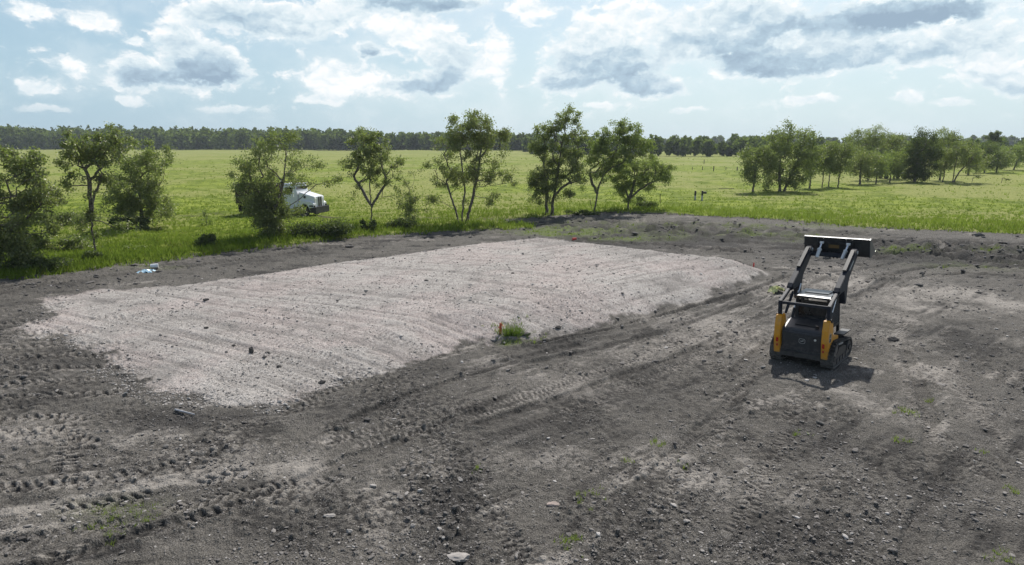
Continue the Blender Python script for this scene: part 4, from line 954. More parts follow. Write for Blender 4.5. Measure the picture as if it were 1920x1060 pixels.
# yellow rear uprights
for sx in (-1, 1):
    up = MB()
    prof = [(-.04, .36), (-.12, .90), (-.10, 1.28), (-.02, 1.56), (.06, 1.60), (.14, 1.52), (.22, 1.60), (.34, 1.56), (.46, 1.20), (.50, .80), (.34, .36)]
    up.prism(prof, sx * .625, sx * .815)
    u = up.build('rear_upright', M_YEL, ldr, 0.012)
    MB().box((sx * .70, -.128, .80), (.07, .02, .14)).build('tail_light', M_RED, u, .006)
    MB().box((sx * .70, -.105, .62), (.05, .02, .07)).build('reflector', M_RED, u, .004)
    MB().cyl((sx * .66, .15, 1.56), (sx * .85, .15, 1.56), .055, n=16).build('pivot_pin', M_BLK, u)
    ps = lambda x, z, d, sx=sx: (sx * (.816 + d), .14 + x * sx, 1.02 + z)
    b2 = MB(); b2.add([ps(x, z, .002) for x, z in ((-.105, -.13), (.105, -.13), (.105, .13), (-.105, .13))], [(0, 1, 2, 3)])
    b2o = b2.build('badge', M_BLK, u)
    e2 = MB(); ring(e2, .115, .145, .012, ps); deer(e2, 0, .082, ps); e2.build('emblem', M_BADGE, b2o)
    MB().prism([(.50, .66), (.50, 1.02), (.85, .96), (1.15, .90), (1.15, .66)], sx * .62, sx * .80).build('side_panel', M_YEL, ldr, 0.012)
    MB().prism([(1.3, .84), (1.3, .90), (2.25, .86), (2.25, .82)], sx * .62, sx * .90).build('fender', M_BLK, ldr, 0.006)
# cab
for sx in (-1, 1):
    cb = MB(); cb.bar((sx * .50, 1.02, 1.0), (sx * .49, 1.00, 2.06), .09, .11); cb.bar((sx * .50, 2.25, .7), (sx * .50, 2.02, 2.06), .09, .11)
    cb.bar((sx * .50, 1.0, 1.06), (sx * .50, 2.2, 1.06), .08, .1); cb.bar((sx * .49, 1.0, 2.02), (sx * .49, 2.05, 2.02), .08, .08)
    cf = cb.build('cab_frame', M_BLK, ldr, .01)
    mm = MB()
    for k in range(15): mm.bar((sx * .525, 1.08, 1.10 + k * .064), (sx * .525, 2.10, 1.10 + k * .064), .008, .012)
    for k in range(17): mm.bar((sx * .53, 1.09 + k * .062, 1.08), (sx * .53, 1.07 + k * .060, 2.0), .010, .010, up=(0, 1, 0))
    mm.build('side_screen', M_MESH, cf)
    MB().box((sx * .47, 1.58, 1.55), (.012, .95, .90)).build('side_window', M_GLASS, cf)
MB().box((0, 1.06, 1.66), (.92, .03, .56)).build('rear_window', M_GLASS, ldr)
MB().box((0, 1.03, 1.36), (.96, .10, .14)).build('rear_cab_sill', M_BLK, ldr, .01)
MB().prism([(1.9, .75), (2.2, .70), (2.0, 1.15), (1.6, 1.15)], -.40, .40).build('seat', M_BLK, ldr, .03)
rf = MB().prism([(.86, 2.04), (.84, 2.10), (.95, 2.13), (2.05, 2.13), (2.20, 2.09), (2.20, 2.04)], -.56, .56).build('roof', M_ROOF, ldr, .02)
MB().box((0, 1.62, 2.143), (.74, .62, .03)).build('roof_hatch', M_ROOF, rf, .01)
MB().box((-.30, .93, 2.00), (.10, .05, .06)).build('work_light', M_GLASS, rf, .01)
# linkage: crossbar with rear links, upper links, arms
xb = MB().bar((-.76, .10, 1.98), (.76, .10, 1.98), .09, .09)
for sx in (-1, 1):
    xb.bar((sx * .74, .10, 2.02), (sx * .74, .14, 1.52), .10, .13, up=(0, 1, 0))
    xb.bar((sx * .74, .06, 1.98), (sx * .73, .98, 2.34), .10, .12)
xb.build('rear_linkage', M_ARM, ldr, .012)
for sx in (-1, 1):
    MB().bar((sx * .62, .30, 1.60), (sx * .62, .92, 2.20), .07, .07).build('control_link', M_ARM, ldr, .008)
    arm = MB()
    prof = [(.80, 2.36), (.92, 2.48), (1.55, 2.84), (2.62, 3.48), (2.80, 3.50), (2.88, 3.36), (2.78, 3.22), (1.95, 2.62), (1.86, 2.40), (1.80, 1.84), (1.66, 1.82), (1.46, 2.28), (1.05, 2.26), (.86, 2.24)]
    arm.prism(prof, sx * .63, sx * .80)
    a_ = arm.build('lift_arm', M_ARM, ldr, .014)
    MB().prism([(1.62, 2.895), (2.58, 3.475), (2.50, 3.485), (1.60, 2.945)], sx * .66, sx * .77).build('hydraulic_line', M_BLK, a_)
    MB().box((sx * .803, 2.1, 3.03), (.01, .50, .05), Matrix.Rotation(.54, 3, 'X')).build('decal', M_BADGE, a_)
    MB().cyl((sx * .60, 2.72, 3.38), (sx * .82, 2.72, 3.38), .06, n=16).build('hinge_pin', M_CYL, a_)
    MB().cyl((sx * .60, .92, 2.34), (sx * .82, .92, 2.34), .05, n=16).build('rear_pin', M_BLK, a_)
    lc = MB().cyl((sx * .56, .55, .95), (sx * .58, 1.05, 1.62), .050, n=14).build('lift_cylinder', M_BLK, ldr)
    MB().cyl((sx * .58, 1.05, 1.62), (sx * .60, 1.60, 2.36), .028, n=12).build('rod', M_CHR, lc)
ct = MB().bar((-.66, 2.70, 3.24), (.66, 2.70, 3.24), .16, .14).build('arm_crossmember', M_ARM, ldr, .015)
# bucket, rolled back at full height
BT = Matrix.Translation((0.06, 3.10, 3.38)) @ Matrix.Rotation(R_(16), 4, 'X') @ Matrix.Diagonal((1, 1.1, .88, 1))
def BP(mb): mb.v = [tuple(BT @ Vector(p)) for p in mb.v]; return mb
BW = 1.03
bk = BP(MB().prism([(-.02, -.22), (-.02, .45), (.02, .50), (.06, .50), (.03, .43), (.03, -.18), (.10, -.24), (.62, -.32), (.62, -.35), (.08, -.28)], -BW, BW)).build('bucket', M_BKT, ldr, .004)
for sx in (-1, 1):
    BP(MB().prism([(-.02, -.24), (-.02, .48), (.08, .50), (.62, -.30), (.60, -.35), (.08, -.28)], sx * BW, sx * (BW + .02))).build('side_plate', M_ROOF, bk)  # lighter grey than the bucket: the plates' sunlit look put into the colour
BP(MB().box((0, .64, -.345), (2 * BW + .02, .16, .025))).build('cutting_edge', M_CYL, bk)
BP(MB().box((0, -.03, .50), (2 * BW, .05, .03))).build('top_rail', M_ROOF, bk, .004)
for cx in (-.62, -.42, .30, .50): BP(MB().prism([(-.05, -.10), (-.10, .20), (-.05, .46), (-.021, .46), (-.021, -.10)], cx, cx + .03)).build('gusset', M_BKT, bk)
BP(MB().box((-.08, -.026, .14), (.34, .010, .15))).build('worn_decal', M_WORN, bk)
cp = BP(MB().box((0, -.10, -.10), (1.14, .08, .12)).box((-.50, -.12, .12), (.10, .10, .44)).box((.50, -.12, .12), (.10, .10, .44)).box((0, -.10, .30), (1.10, .07, .08))).build('coupler', M_BLK, ldr, .008)
for sx in (-1, 1):
    a = Vector((sx * .40, 2.50, 3.14)); b = BT @ Vector((sx * .42, -.16, .34))
    mid = a + (b - a) * .56
    tc_ = MB().cyl(a, mid, .062, n=16).cyl(a + (b - a) * .50, mid + (b - a) * .02, .075, n=16).build('tilt_cylinder', M_CYL, ldr)
    MB().cyl(mid, b, .032, n=12).build('rod', M_CHR, tc_)
    MB().cyl(b + Vector((-.06, 0, 0)), b + Vector((.06, 0, 0)), .045, n=12).build('pin', M_CYL, tc_)
hs = MB()
for k, x in enumerate((-.14, -.05, .05, .14)):
    q = [Vector((x, 2.66, 3.22)), Vector((x * 1.3, 2.78, 3.12)), Vector((x * 1.5, 2.94, 3.22)), Vector((x * 1.4, 2.98, 3.34))]
    for a, b in zip(q, q[1:]): hs.cyl(a, b, .014, n=8)
hs.build('hose', M_RUB, ldr)

# ---------------------------------------------------------------- white dump truck beyond the trees
tb = G(606, 405.5); THD = R_(103)
trk_o = empty('dump_truck', (tb[0], tb[1], gz(*tb)), -THD); trk_o.scale = (1.10, 1.0, 1.10)
tag(trk_o, 'white conventional-cab dump truck with a dark brown bed, half hidden by the vine-covered tree', 'truck')
M_BED = paint('rusty_brown_bed', (0.050, 0.030, 0.022), 0.7, dirt=0.5, dirt_col=(0.08, 0.055, 0.04))
# local frame: y = 0 at the front bumper, body runs to -y
MB().box((0, -.12, .56), (2.40, .24, .56)).box((1.12, -.42, .58), (.16, .5, .46)).box((-1.12, -.42, .58), (.16, .5, .46)).box((0, -.30, .60), (2.2, .3, .3)).build('bumper', M_BLK, trk_o, .03)
hd_ = MB().prism([(-.30, .78), (-.28, 1.62), (-.36, 1.70), (-1.95, 2.08), (-1.95, .95), (-1.75, .78)], -.84, .84).build('hood', M_WHT, trk_o, .05)
gr_ = MB().box((0, -.285, 1.22), (.84, .05, .94)).build('grille_surround', M_WHT, hd_, .01)
for sx in (-1, 1): MB().box((sx * .18, -.252, 1.22), (.24, .03, .84)).build('grille', M_BLK, gr_)
for sx in (-1, 1):
    fd = MB()
    fd.prism([(-.25, .72), (-.25, 1.12), (-.60, 1.30), (-1.35, 1.36), (-1.85, 1.2), (-1.85, .62), (-1.72, .62), (-1.62, .95), (-1.30, 1.12), (-.98, 1.05), (-.78, .80), (-.74, .62)], sx * .62, sx * 1.14)
    f_ = fd.build('fender', M_WHT, trk_o, .03)
    MB().box((sx * 1.0, -.235, .90), (.24, .05, .15)).build('headlight', M_GLASS, f_, .01)
    MB().box((sx * 1.145, -.50, .93), (.02, .40, .13)).build('side_lamp_housing', M_BLK, f_, .005)
    MB().cyl((sx * .82, -1.30, 1.66), (sx * .90, -1.30, 1.66), .11, n=14).build('air_cleaner', M_BLK, hd_)
    MB().bar((sx * 1.10, -2.25, 1.75), (sx * 1.36, -2.15, 1.75), .03).bar((sx * 1.36, -2.15, 1.55), (sx * 1.36, -2.15, 2.15), .03, up=(0, 1, 0)).box((sx * 1.40, -2.13, 1.92), (.20, .08, .46)).build('mirror', M_WHT, trk_o, .01)
cbt = MB().prism([(-1.95, .80), (-1.98, 1.95), (-2.25, 2.72), (-2.45, 2.80), (-3.35, 2.82), (-3.45, 2.70), (-3.45, .80)], -1.02, 1.02).build('cab', M_WHT, trk_o, .06)
MB().box((0, -2.105, 2.28), (1.70, .03, .58), Matrix.Rotation(-.335, 3, 'X')).build('windscreen', M_GLASS, cbt)
for sx in (-1, 1):
    MB().box((sx * 1.022, -2.80, 2.20), (.02, .80, .56)).build('side_window', M_GLASS, cbt)
    MB().box((sx * 1.05, -2.85, .62), (.30, .8, .36)).cyl((sx * 1.05, -2.3, .62), (sx * 1.05, -3.6, .62), .28, n=18).build('fuel_tank', M_CYL, trk_o, .01)
    MB().cyl((sx * .95, -3.62, .9), (sx * .95, -3.62, 3.05), .065, n=12).build('exhaust_stack', M_CYL, trk_o)
for k in range(5): MB().box((-.6 + .3 * k, -2.35, 2.86), (.09, .10, .05)).build('marker_lamp', M_WORN, cbt)
MB().box((0, -2.18, 2.76), (1.9, .30, .04), Matrix.Rotation(.25, 3, 'X')).build('sun_visor', M_WHT, cbt)
MB().box((-.42, -4.4, .72), (.14, 7.4, .26)).box((.42, -4.4, .72), (.14, 7.4, .26)).build('chassis', M_BLK, trk_o)
for yy, tw in ((-1.28, 0), (-5.6, 1), (-6.75, 1)):
    for sx in (-1, 1):
        x0 = sx * (1.14 if not tw else 1.16); x1 = sx * (.86 if not tw else .60)
        wl = MB().cyl((x0, yy, .50), (x1, yy, .50), .50, n=28).build('wheel', M_RUB, trk_o, .03)
        MB().cyl((x0 + sx * .012, yy, .50), (x0 - sx * .02, yy, .50), .27, n=20).build('rim', M_BLK, wl)
bed = MB().prism([(-3.85, 1.10), (-3.80, 2.70), (-8.30, 2.75), (-8.40, 1.10)], -1.20, -1.12).prism([(-3.85, 1.10), (-3.80, 2.70), (-8.30, 2.75), (-8.40, 1.10)], 1.12, 1.20)
bed.box((0, -3.82, 1.95), (2.22, .08, 1.5)).box((0, -6.1, 1.16), (2.22, 4.5, .12)).build('dump_bed', M_BED, trk_o, .01)
tg = MB().box((0, -8.42, 1.85), (2.36, .10, 1.75)).build('tailgate', M_BED, trk_o, .01)
for k in range(6): MB().box((1.235, -4.2 - .62 * k, 1.93), (.07, .10, 1.45)).build('side_rib', M_BED, trk_o)
MB().box((0, -8.25, .66), (2.3, .05, .75)).build('mud_flap', M_RUB, trk_o)

# ---------------------------------------------------------------- posts, stakes, litter
M_TPOST = paint('rusty_green_post', (0.045, 0.045, 0.035), 0.8, dirt=0.5, dirt_col=(0.09, 0.06, 0.04))
M_WOOD = paint('weathered_wood', (0.12, 0.10, 0.08), 0.9, dirt=0.5, dirt_col=(0.05, 0.045, 0.04))
M_ORANGE = paint('orange_stake_paint', (0.62, 0.10, 0.02), 0.6, dirt=0.3)
M_REDF = paint('red_flag_plastic', (0.70, 0.05, 0.035), 0.6, dirt=0.1)
M_PIPE = paint('pale_plastic_pipe', (0.42, 0.42, 0.44), 0.5, dirt=0.3)
def kpx(b): return depth_of(b[0], b[1]) / FPX
def post(label, px, py, hpx, w=0.06, group=None, mat=None, lean=0.0, name='fence_post', cat='fence post', wood=False):
    b = G(px, py); k = kpx(b); h = hpx * k; r = random.Random(int(px * 7)); o = empty(name, (b[0], b[1], gz(*b)), r.uniform(0, 3)); tag(o, label, cat, group)
    top = (lean * h, 0, h)
    if wood:
        MB().cyl((0, 0, -.1), top, w, w * .9, n=9).build('post', M_WOOD, o, .005)
    else:
        m = MB(); m.bar((0, 0, -.1), top, w, .012); m.bar((0, .02, -.1), (top[0], .02, h), .012, w * .8)
        m.build('post', mat or M_TPOST, o)
        c = MB(); c.bar((lean * h * .9, -.01, h * .9), (top[0], -.01, h + .01), w * 1.1, .03); c.build('tip', M_PIPE if mat is None and hpx > 25 else M_TPOST, o)
    return o
FP = 'steel posts of the pasture fence'
post('short dark stake beside the bare-trunked tree', 169, 484, 15, .05, group=None)
post('steel post on the verge just left of the dark mud bank', 933, 416, 24, .06, FP)
post('steel post second along from the three-trunk tree', 970, 411, 23, .06, FP)
post('steel post between the tallest tree and the slanting trunk', 1077, 399, 21, .06, FP)
post('leaning steel post against the slanting trunk', 1110, 397, 20, .06, FP, lean=.2)
post('left one of the two close steel posts right of the near trees', 1238, 383, 19, .075, FP, lean=.08)
post('right one of the two close steel posts right of the near trees', 1243, 382, 19, .07, FP)
post('thin grey post left of the two white pipe markers', 1284, 374, 14, .06, FP)
post('sturdy dark post in front of the belt, left of its first tree', 1374, 370, 19, .10, FP)
post('lighter post just left of the first tree of the belt', 1397, 367, 15, .09, FP)
post('post holding the left end of the low rail', 1347, 362, 9, .08, FP)
post('post in the gap right of the tall wide tree', 1495, 356, 14, .09, FP)
post('dark wooden post standing farthest out in the open pasture', 1320, 308, 8, .11, None, wood=True, cat='post', name='wooden_post')
post('thick dark wooden post in mid pasture', 1338, 321, 9, .13, None, wood=True, cat='post', name='wooden_post')
post('thin post left of the thick dark wooden post', 1317, 320, 6, .09, None, wood=True, cat='post', name='wooden_post')
post('thinnest of the posts out in the pasture', 1298, 320, 6, .07, None, wood=True, cat='post', name='wooden_post')
post('thin post right of the thick dark wooden post', 1361, 320, 6, .08, None, wood=True, cat='post', name='wooden_post')
post('dark post close to the left edge of the belt', 1382, 321, 7, .13, None, wood=True, cat='post', name='wooden_post')
a = G(1347, 362); b = G(1376, 363); z = gz(*a)
rl = empty('fence_rail', ((a[0] + b[0]) / 2, (a[1] + b[1]) / 2, z)); tag(rl, 'low horizontal rail between two posts left of the belt', 'rail')
d2 = (b - a) / 2; MB().cyl((-d2[0], -d2[1], .60), (d2[0], d2[1], .66), .035, n=8).build('rail', M_WOOD, rl)
for i, (px, lab) in enumerate(((1303, 'grey and white pipe marker with a black top, left of the pair'), (1316, 'grey and white pipe marker with a black top, right of the pair'))):
    b = G(px, 378); k = kpx(b); o = empty('pipe_marker', (b[0], b[1], gz(*b))); tag(o, lab, 'pipe marker', 'pipe markers')
    MB().cyl((0, 0, -.1), (0, 0, .62), .11, n=14).build('pipe', M_PIPE, o)
    c = MB().cyl((0, 0, .62), (0, 0, 1.18), .12, .11, n=14)
    if i: c.box((.28, 0, .95), (.42, .2, .24))
    c.build('cap', M_BLK, o)
# bent dead branches in the grass at the far right
for (px, py, lab, mir) in ((1822, 344, 'bent dead branch with a dark clump at its tip, left one at far right', 1), (1877, 344, 'bent dead branch drooping to the right near the right edge', 1)):
    b = G(px, py); k = kpx(b); o = empty('dead_branch', (b[0], b[1], gz(*b))); tag(o, lab, 'branch')
    q = [(0, 0, 0), (.05, 0, .5), (.15, 0, .85), (.45, 0, 1.0), (.9, 0, .95), (1.5, 0, .9)]
    if px > 1850: q = [(0, 0, 0), (.1, 0, .5), (.2, 0, .9), (.5, 0, .8), (1.0, 0, .62), (1.5, 0, .5)]
    m = MB()
    for s_, t_ in zip(q, q[1:]): m.cyl(s_, t_, .045, .035, n=7)
    m.cyl(q[2], (q[2][0] - .35, 0, q[2][2] - .25), .03, .02, n=6)
    m.build('limb', M_WOOD, o)
    rr = np.random.default_rng(px); C = np.array(q[4]) + rr.normal(0, .11, (60, 3)) * np.array([2.2, 1, .7]); V, F, T = leaf_quads(rr, C, .09)
    np_mesh('withered_leaves', V, F, LEAF_DARK, o, colour=T)
# low vehicle or trailer bed glimpsed behind the belt
b = G(1672, 336); o = empty('flat_trailer', (b[0], b[1], gz(*b)), R_(8)); tag(o, 'long low white-topped trailer glimpsed between the trunks of the belt', 'trailer')
MB().box((0, 0, 1.15), (6.0, 2.0, .16)).build('deck', M_WHT, o, .02)
for x in (-1.8, 1.8):
    for y in (-.8, .8): MB().cyl((x, y - .12, .42), (x, y + .12, .42), .42, n=16).build('wheel', M_RUB, o)
MB().box((0, 0, .9), (5.6, 1.2, .2)).build('frame', M_BLK, o)

def stake(label, px, py, h, w, mat, ribbon=None, lean=0.0, cat='stake', name='survey_stake'):
    b = G(px, py); o = empty(name, (b[0], b[1], gz(*b)), .3); tag(o, label, cat)
    MB().bar((0, 0, -.1), (lean * h, 0, h), w, w * .45, up=(0, 1, 0)).build('stake', mat, o, .004)
    if ribbon:
        m = MB(); r = random.Random(px)
        for k in range(5):
            a0 = Vector((lean * h, 0, h * .93)); a1 = a0 + Vector((r.uniform(-.12, .14), r.uniform(-.1, .1), -r.uniform(.05, .2)))
            m.bar(a0, a1, .035, .004)
        m.build('ribbon', ribbon, o)
    return o
stake('orange painted stake with ribbon beside the dark green grass clump', 938, 634, .42, .085, M_ORANGE, M_REDF, .04)
stake('small red marker at the far right tip of the gravel', 1413, 500, .30, .07, M_REDF, M_REDF)
stake('low red marker at the back edge of the gravel', 1077, 450, .14, .30, M_REDF, M_REDF)
# dark green grass clump at the stake
c = G(960, 634); o = empty('grass_clump', (c[0], c[1], gz(*c))); tag(o, 'dark green upright grass clump beside the orange stake', 'grass clump')
rr = np.random.default_rng(44); n_ = 260; B = np.column_stack([rr.normal(0, .16, n_), rr.normal(0, .10, n_), np.zeros(n_)]); h = rr.uniform(.2, .52, n_)
T_ = B + np.column_stack([B[:, 0] * .8 + rr.normal(0, .07, n_), B[:, 1] * .8 + rr.normal(0, .07, n_), h]); S_ = np.column_stack([rr.normal(0, 1, n_), rr.normal(0, 1, n_), np.zeros(n_)]); S_ = S_ / np.linalg.norm(S_, axis=1)[:, None] * .011
V = np.stack([B - S_, B + S_, T_], 1).reshape(-1, 3)
GDARK = leaf_material('dark_grass', (0.018, 0.060, 0.008), (0.050, 0.125, 0.018), 0.35, 0.03)
tt_ = np.zeros((n_ * 3, 3)); tt_[:, 0] = np.repeat(rr.uniform(0, 1, n_), 3)
np_mesh('blades', V, np.arange(3 * n_).reshape(n_, 3), GDARK, o, colour=tt_)

# lumps of earth, stones, rubbish
def rock_mesh(rng, sub=2, rough=0.25, squash=(1, 1, .65)):
    import bmesh
    bm = bmesh.new(); bmesh.ops.create_icosphere(bm, subdivisions=sub, radius=1.0)
    V = np.array([v.co[:] for v in bm.verts]); F = np.array([[v.index for v in f.verts] for f in bm.faces]); bm.free()
    for _ in range(7):
        d = rng.normal(size=3); d /= np.linalg.norm(d); c = rng.uniform(.45, .85); t = V @ d - c
        V = V - np.clip(t, 0, None)[:, None] * d
    V = V * (1 + rng.normal(0, rough * .25, (len(V), 1))) * np.array(squash)
    return V, F
M_CLOD = paint('dark_clod', (0.045, 0.040, 0.036), 0.95, dirt=0.6, dirt_col=(0.09, 0.082, 0.075), bump=.8, scale=5)
M_STONE = paint('pale_stone', (0.38, 0.35, 0.32), 0.9, dirt=0.5, dirt_col=(0.22, 0.20, 0.18), bump=.4)
M_PINK = paint('pinkish_stone', (0.36, 0.28, 0.24), 0.9, dirt=0.5, dirt_col=(0.22, 0.19, 0.17), bump=.4)
def lump(label, px, py, r, sq, mat, cat='clod', name='clod', seed=1, rz=0.0, group=None):
    b = G(px, py); rng_ = np.random.default_rng(seed + int(px)); V, F = rock_mesh(rng_, 3, .3, sq)
    V = V + np.array([0, 0, sq[2] * .55])
    r *= .82; o = np_mesh(name, V * r, F, mat); o.location = (b[0], b[1], gz(*b)); o.rotation_euler = (0, 0, rz)
    return tag(o, label, cat, group)
lump('upright blackish lump like a stump on the pale gravel', 472, 670, .15, (.62, .6, 1.15), M_CLOD, 'stump', 'earth_stump', 3)
lump('flat black clod just right of the upright lump', 497, 681, .11, (1.2, .8, .5), M_CLOD)
lump('pair of tiny dark clods right of the upright lump', 502, 672, .07, (1.4, .6, .5), M_CLOD)
lump('dark clod at the foot of the track prints on the gravel edge', 604, 720, .14, (1, .7, .6), M_CLOD)
lump('dark clod on the gravel edge above the track prints', 524, 697, .12, (1.1, .8, .6), M_CLOD)
lump('small dark clod high on the left part of the gravel', 388, 571, .15, (1.2, .8, .5), M_CLOD)
lump('black clod left of centre on the gravel', 388, 624, .10, (1.2, .8, .6), M_CLOD)
lump('small black speck of earth left of the upright lump', 439, 657, .09, (1, .8, .6), M_CLOD)
lump('black clod at the foot of the pad shoulder', 1047, 621, .15, (1.1, .8, .6), M_CLOD)
lump('dark clod in the shadow side right of the grass clump', 985, 632, .20, (1.7, .8, .5), M_CLOD)
lump('flat pinkish stone in the foreground right of centre', 1037, 948, .13, (1.2, .9, .35), M_PINK, 'stone', 'stone')
lump('white angular stone at the bottom, left of centre', 654, 1001, .075, (1.1, .8, .7), M_STONE, 'stone', 'stone')
lump('largest pale slab of stone at the bottom edge', 860, 1050, .19, (1.4, .9, .35), M_STONE, 'stone', 'stone')
lump('flat pale stone in the soil left of the bottom centre', 618, 967, .11, (1.3, .7, .4), M_STONE, 'stone', 'stone')
lump('small pale block just right of the dark churned strip', 861, 899, .10, (1.1, .8, .6), M_STONE, 'stone', 'stone')
lump('black clod alone in the lower left corner', 40, 1012, .10, (1.2, .8, .6), M_CLOD)
lump('dark clod at the right of the loader', 1674, 637, .22, (1.1, .8, .5), M_CLOD)
lump('white stone chip below the orange stake', 925, 640, .10, (1.4, .7, .5), M_STONE, 'stone', 'stone')
lump('white stone chip between the stake and the grass clump', 945, 641, .09, (.8, 1.1, .6), M_STONE, 'stone', 'stone')
lump('pale round stone in the soil at lower right', 1288, 984, .08, (1.1, .8, .6), M_STONE, 'stone', 'stone')
lump('pale flat chunk right of the loader', 1567, 860, .12, (1.4, .8, .4), M_STONE, 'stone', 'stone') if False else None
# pale stick on the dark soil
b = G(347, 777); o = empty('stick', (b[0], b[1], gz(*b) + .05), R_(-22)); tag(o, 'pale straight stick lying on dark soil below the gravel', 'stick')
MB().cyl((-.34, 0, .03), (.34, 0, .0), .028, .02, n=8).build('shaft', M_PIPE, o)
# rubbish by the verge
b = G(274, 509); o = empty('plastic_sheet', (b[0], b[1], gz(*b) + .02), .2); tag(o, 'crumpled pale blue plastic sheet on the track near the verge', 'plastic sheet')
rr = np.random.default_rng(9); gx, gy = np.meshgrid(np.linspace(-.55, .55, 14), np.linspace(-.35, .35, 9))
V = np.column_stack([gx.ravel() + rr.normal(0, .02, 126), gy.ravel() + rr.normal(0, .02, 126), .05 + .10 * rr.uniform(0, 1, 126)])
V[:, 2] *= 1.2 - (V[:, 0] / .55) ** 2
ii = np.arange(126).reshape(9, 14); F = np.stack([ii[:-1, :-1].ravel(), ii[:-1, 1:].ravel(), ii[1:, 1:].ravel(), ii[1:, :-1].ravel()], 1)
np_mesh('sheet', V, F, paint('blue_plastic', (0.42, 0.62, 0.74), 0.3, dirt=.15), o)
b = G(290, 504); o = empty('white_tub', (b[0], b[1], gz(*b)), .35); tag(o, 'cream white tub lying on its side behind the blue sheet', 'tub')
MB().cyl((-.20, 0, .12), (.17, 0, .12), .10, .12, n=18).build('body', M_WHT, o, .01); MB().cyl((.17, 0, .12), (.19, 0, .12), .13, n=18).build('lid', M_WHT, o)
b = G(1457, 549); o = empty('yellow_rag', (b[0], b[1], gz(*b)), .2); tag(o, 'crumpled pale yellow rag on the ground just left of the loader cab', 'rag')
V = np.column_stack([gx.ravel() * .6 + rr.normal(0, .02, 126), gy.ravel() * .8, .10 + .22 * rr.uniform(0, 1, 126)]); V[:, 2] *= 1.1 - (V[:, 0] / .34) ** 2
np_mesh('cloth', V, F, paint('pale_yellow_cloth', (0.62, 0.62, 0.28), 0.8, dirt=.2), o)
# ---------------------------------------------------------------- loose clods and stones (uncountable)
def scatter_rocks(name, label, n, pts, rad, tone, seed, cat):
    rng = np.random.default_rng(seed); protos = [rock_mesh(rng, 1, .35, (1, .8, .6)) for _ in range(10)]
    Vs, Fs, Ts, off = [], [], [], 0; z = np.concatenate([ground_fields(pts[a:a + 100000, 0], pts[a:a + 100000, 1])[0] for a in range(0, len(pts), 100000)])
    which = rng.integers(0, 10, len(pts))
    for q in range(10):
        m = which == q; k = m.sum()
        if not k: continue
        V, F = protos[q]; th = rng.uniform(0, 2 * math.pi, k); c, s = np.cos(th), np.sin(th); sc = rad[m][:, None] * np.column_stack([rng.uniform(.7, 1.5, k), rng.uniform(.7, 1.2, k), rng.uniform(.45, 1.05, k)])
        X = V[None] * sc[:, None, :]; XX_ = np.stack([X[..., 0] * c[:, None] - X[..., 1] * s[:, None], X[..., 0] * s[:, None] + X[..., 1] * c[:, None], X[..., 2] + (sc[:, 2] * .30)[:, None]], -1)
        XX_ = XX_ + np.column_stack([pts[m], z[m]])[:, None, :]
        Vs.append(XX_.reshape(-1, 3)); Fs.append((F[None] + (np.arange(k) * len(V))[:, None, None]).reshape(-1, 3) + off); T = np.zeros((k, 3)); T[:, 0] = tone[m]; Ts.append(np.repeat(T, len(V), 0)); off += k * len(V)
    o = np_mesh(name, np.concatenate(Vs), np.concatenate(Fs), ROCKM, colour=np.concatenate(Ts))
    return tag(o, label, cat, kind='stuff')
ROCKM, n, out = material('loose_earth')
t = n.n('ShaderNodeSeparateColor', Color=attr(n).outputs['Color']).outputs[0]
P = n.n('ShaderNodeNewGeometry').outputs['Position']
c = n.ramp(t, [(0, (0.040, 0.036, 0.033)), (.45, (0.115, 0.104, 0.094)), (.75, (0.24, 0.22, 0.20)), (1, (0.46, 0.43, 0.40))])
c = n.mix(n.m('MULTIPLY', n.mr(n.noise(P, 45.0, 3), .4, .65), .35), c, (0.30, 0.28, 0.26, 1))
n.put(out.inputs['Surface'], n.n('ShaderNodeBsdfPrincipled', Base_Color=c, Roughness=0.95).outputs[0])
rng = np.random.default_rng(77)
def clod_test(x, y):
    r = ground_fields(x, y); base = sstep(fbm(x / 1.5, y / 1.5, 4, 53), -0.12, 0.22)
    w_ = 0.16 + 0.84 * base + ell(x, y, 850, 940, 120, 110) + ell(x, y, 380, 860, 120, 30) + ell(x, y, 350, 785, 130, 18) + ell(x, y, 760, 760, 110, 40) + .6 * ell(x, y, 1300, 640, 200, 50) + ell(x, y, 1250, 880, 120, 12) + .8 * ell(x, y, 1560, 660, 120, 40)
    w_ = w_ * (0.9 + 0.4 * (r[4] + r[3]))
    return (rng.uniform(0, 1.5, len(x)) < w_) & (r[1] < .5) & (r[2] < .4)
p1 = screen_pts(95000, -100, 2020, 470, 1090, clod_test); d1 = np.hypot(p1[:, 0], p1[:, 1])
r1 = np.clip(rng.lognormal(math.log(.0115), .58, len(p1)), .005, .075) * (0.6 + d1 / 22)
dz1 = ground_fields(p1[:, 0], p1[:, 1])[4]
tone = np.clip(-0.28 * dz1 + rng.normal(.52, .17, len(p1)) + (rng.uniform(0, 1, len(p1)) < .10) * .40, 0, 1)
scatter_rocks('soil_clods', 'loose dark clods and chips strewn over the bare soil', 0, p1, r1, tone, 3, 'clods')
def pad_test(x, y):
    r = ground_fields(x, y); return (r[1] > .5) & (rng.uniform(0, 1, len(x)) < .45 + 1.4 * np.clip(fbm(x / 2, y / 2, 3, 9), -.3, 1) + .5 * (np.abs(r[7]) < .6))
p2 = screen_pts(60000, 0, 1500, 438, 790, pad_test); d2_ = np.hypot(p2[:, 0], p2[:, 1])
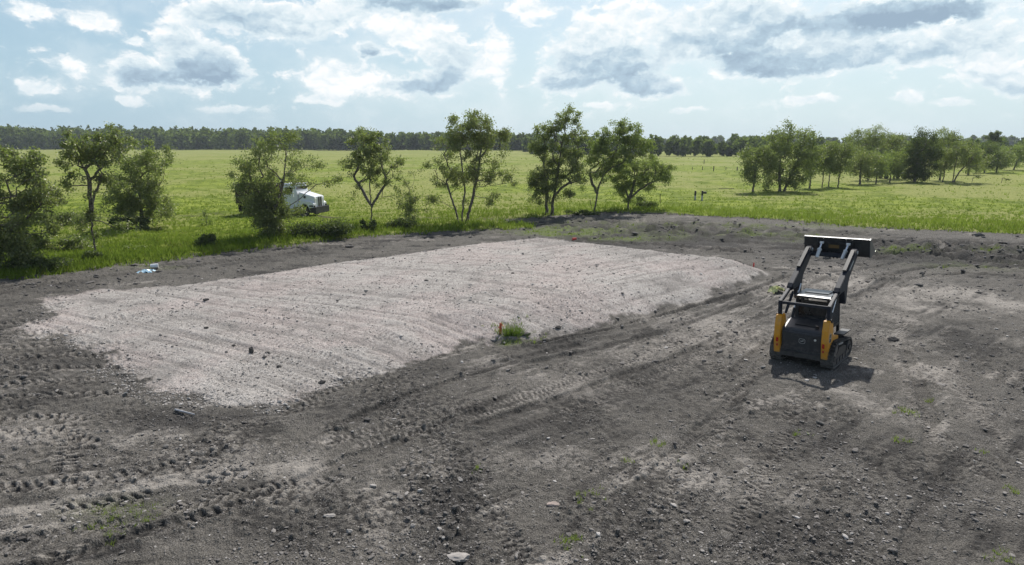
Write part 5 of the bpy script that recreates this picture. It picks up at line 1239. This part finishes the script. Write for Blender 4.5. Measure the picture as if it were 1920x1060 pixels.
r2_ = np.clip(rng.lognormal(math.log(.013), .5, len(p2)), .006, .06) * (0.6 + d2_ / 26)
scatter_rocks('crushed_stone', 'loose crushed stone on the pad', 0, p2, r2_, np.clip(rng.normal(.80, .14, len(p2)) - (rng.uniform(0, 1, len(p2)) < .06) * .7, 0, 1), 4, 'stones')
def rim_test(x, y):
    sd_ = poly_sd(x, y, PAD); return (np.abs(sd_ + .15) < .35 + 1.6 * fbm(x / 1.3, y / 1.3, 3, 4)) & (rng.uniform(0, 1, len(x)) < .6)
p3 = screen_pts(26000, 30, 700, 560, 790, rim_test)
scatter_rocks('rim_stones', 'pale broken stone spilling over the left rim of the pad', 0, p3, np.clip(rng.lognormal(math.log(.024), .5, len(p3)), .010, .07), np.clip(rng.normal(.85, .12, len(p3)), 0, 1), 5, 'stones')
def mound_test(x, y):
    r = ell(x, y, 1780, 470, 190, 15) + .7 * ell(x, y, 1250, 432, 200, 12) + .7 * ell(x, y, 1060, 415, 110, 8) + .5 * ell(x, y, 100, 535, 200, 8) + 0.15
    g_ = poly_sd(x, y, GRASS); return (rng.uniform(0, 1, len(x)) < r) & (g_ < .3) & (poly_sd(x, y, PAD) < -.3)
p4 = screen_pts(14000, -40, 2020, 402, 560, mound_test); d4 = np.hypot(p4[:, 0], p4[:, 1])
scatter_rocks('turned_earth', 'heaped black turned earth at the back of the site', 0, p4, np.clip(rng.lognormal(math.log(.06), .5, len(p4)), .03, .25) * (.5 + d4 / 70), np.clip(rng.normal(.22, .15, len(p4)), 0, 1), 6, 'clods')
# ---------------------------------------------------------------- humid air
m = bpy.data.materials.new('haze'); m.use_nodes = True; n = N(m.node_tree)
pv = n.n('ShaderNodeVolumePrincipled', Color=(0.80, 0.88, 0.95, 1), Density=0.00017, Anisotropy=0.2)
n.n('ShaderNodeOutputMaterial', Volume=pv.outputs[0])
hz = MB().box((0, 1500, 22), (7200, 3900, 52)).build('haze', m); tag(hz, 'thin humid summer haze over the fields', 'haze', kind='stuff')
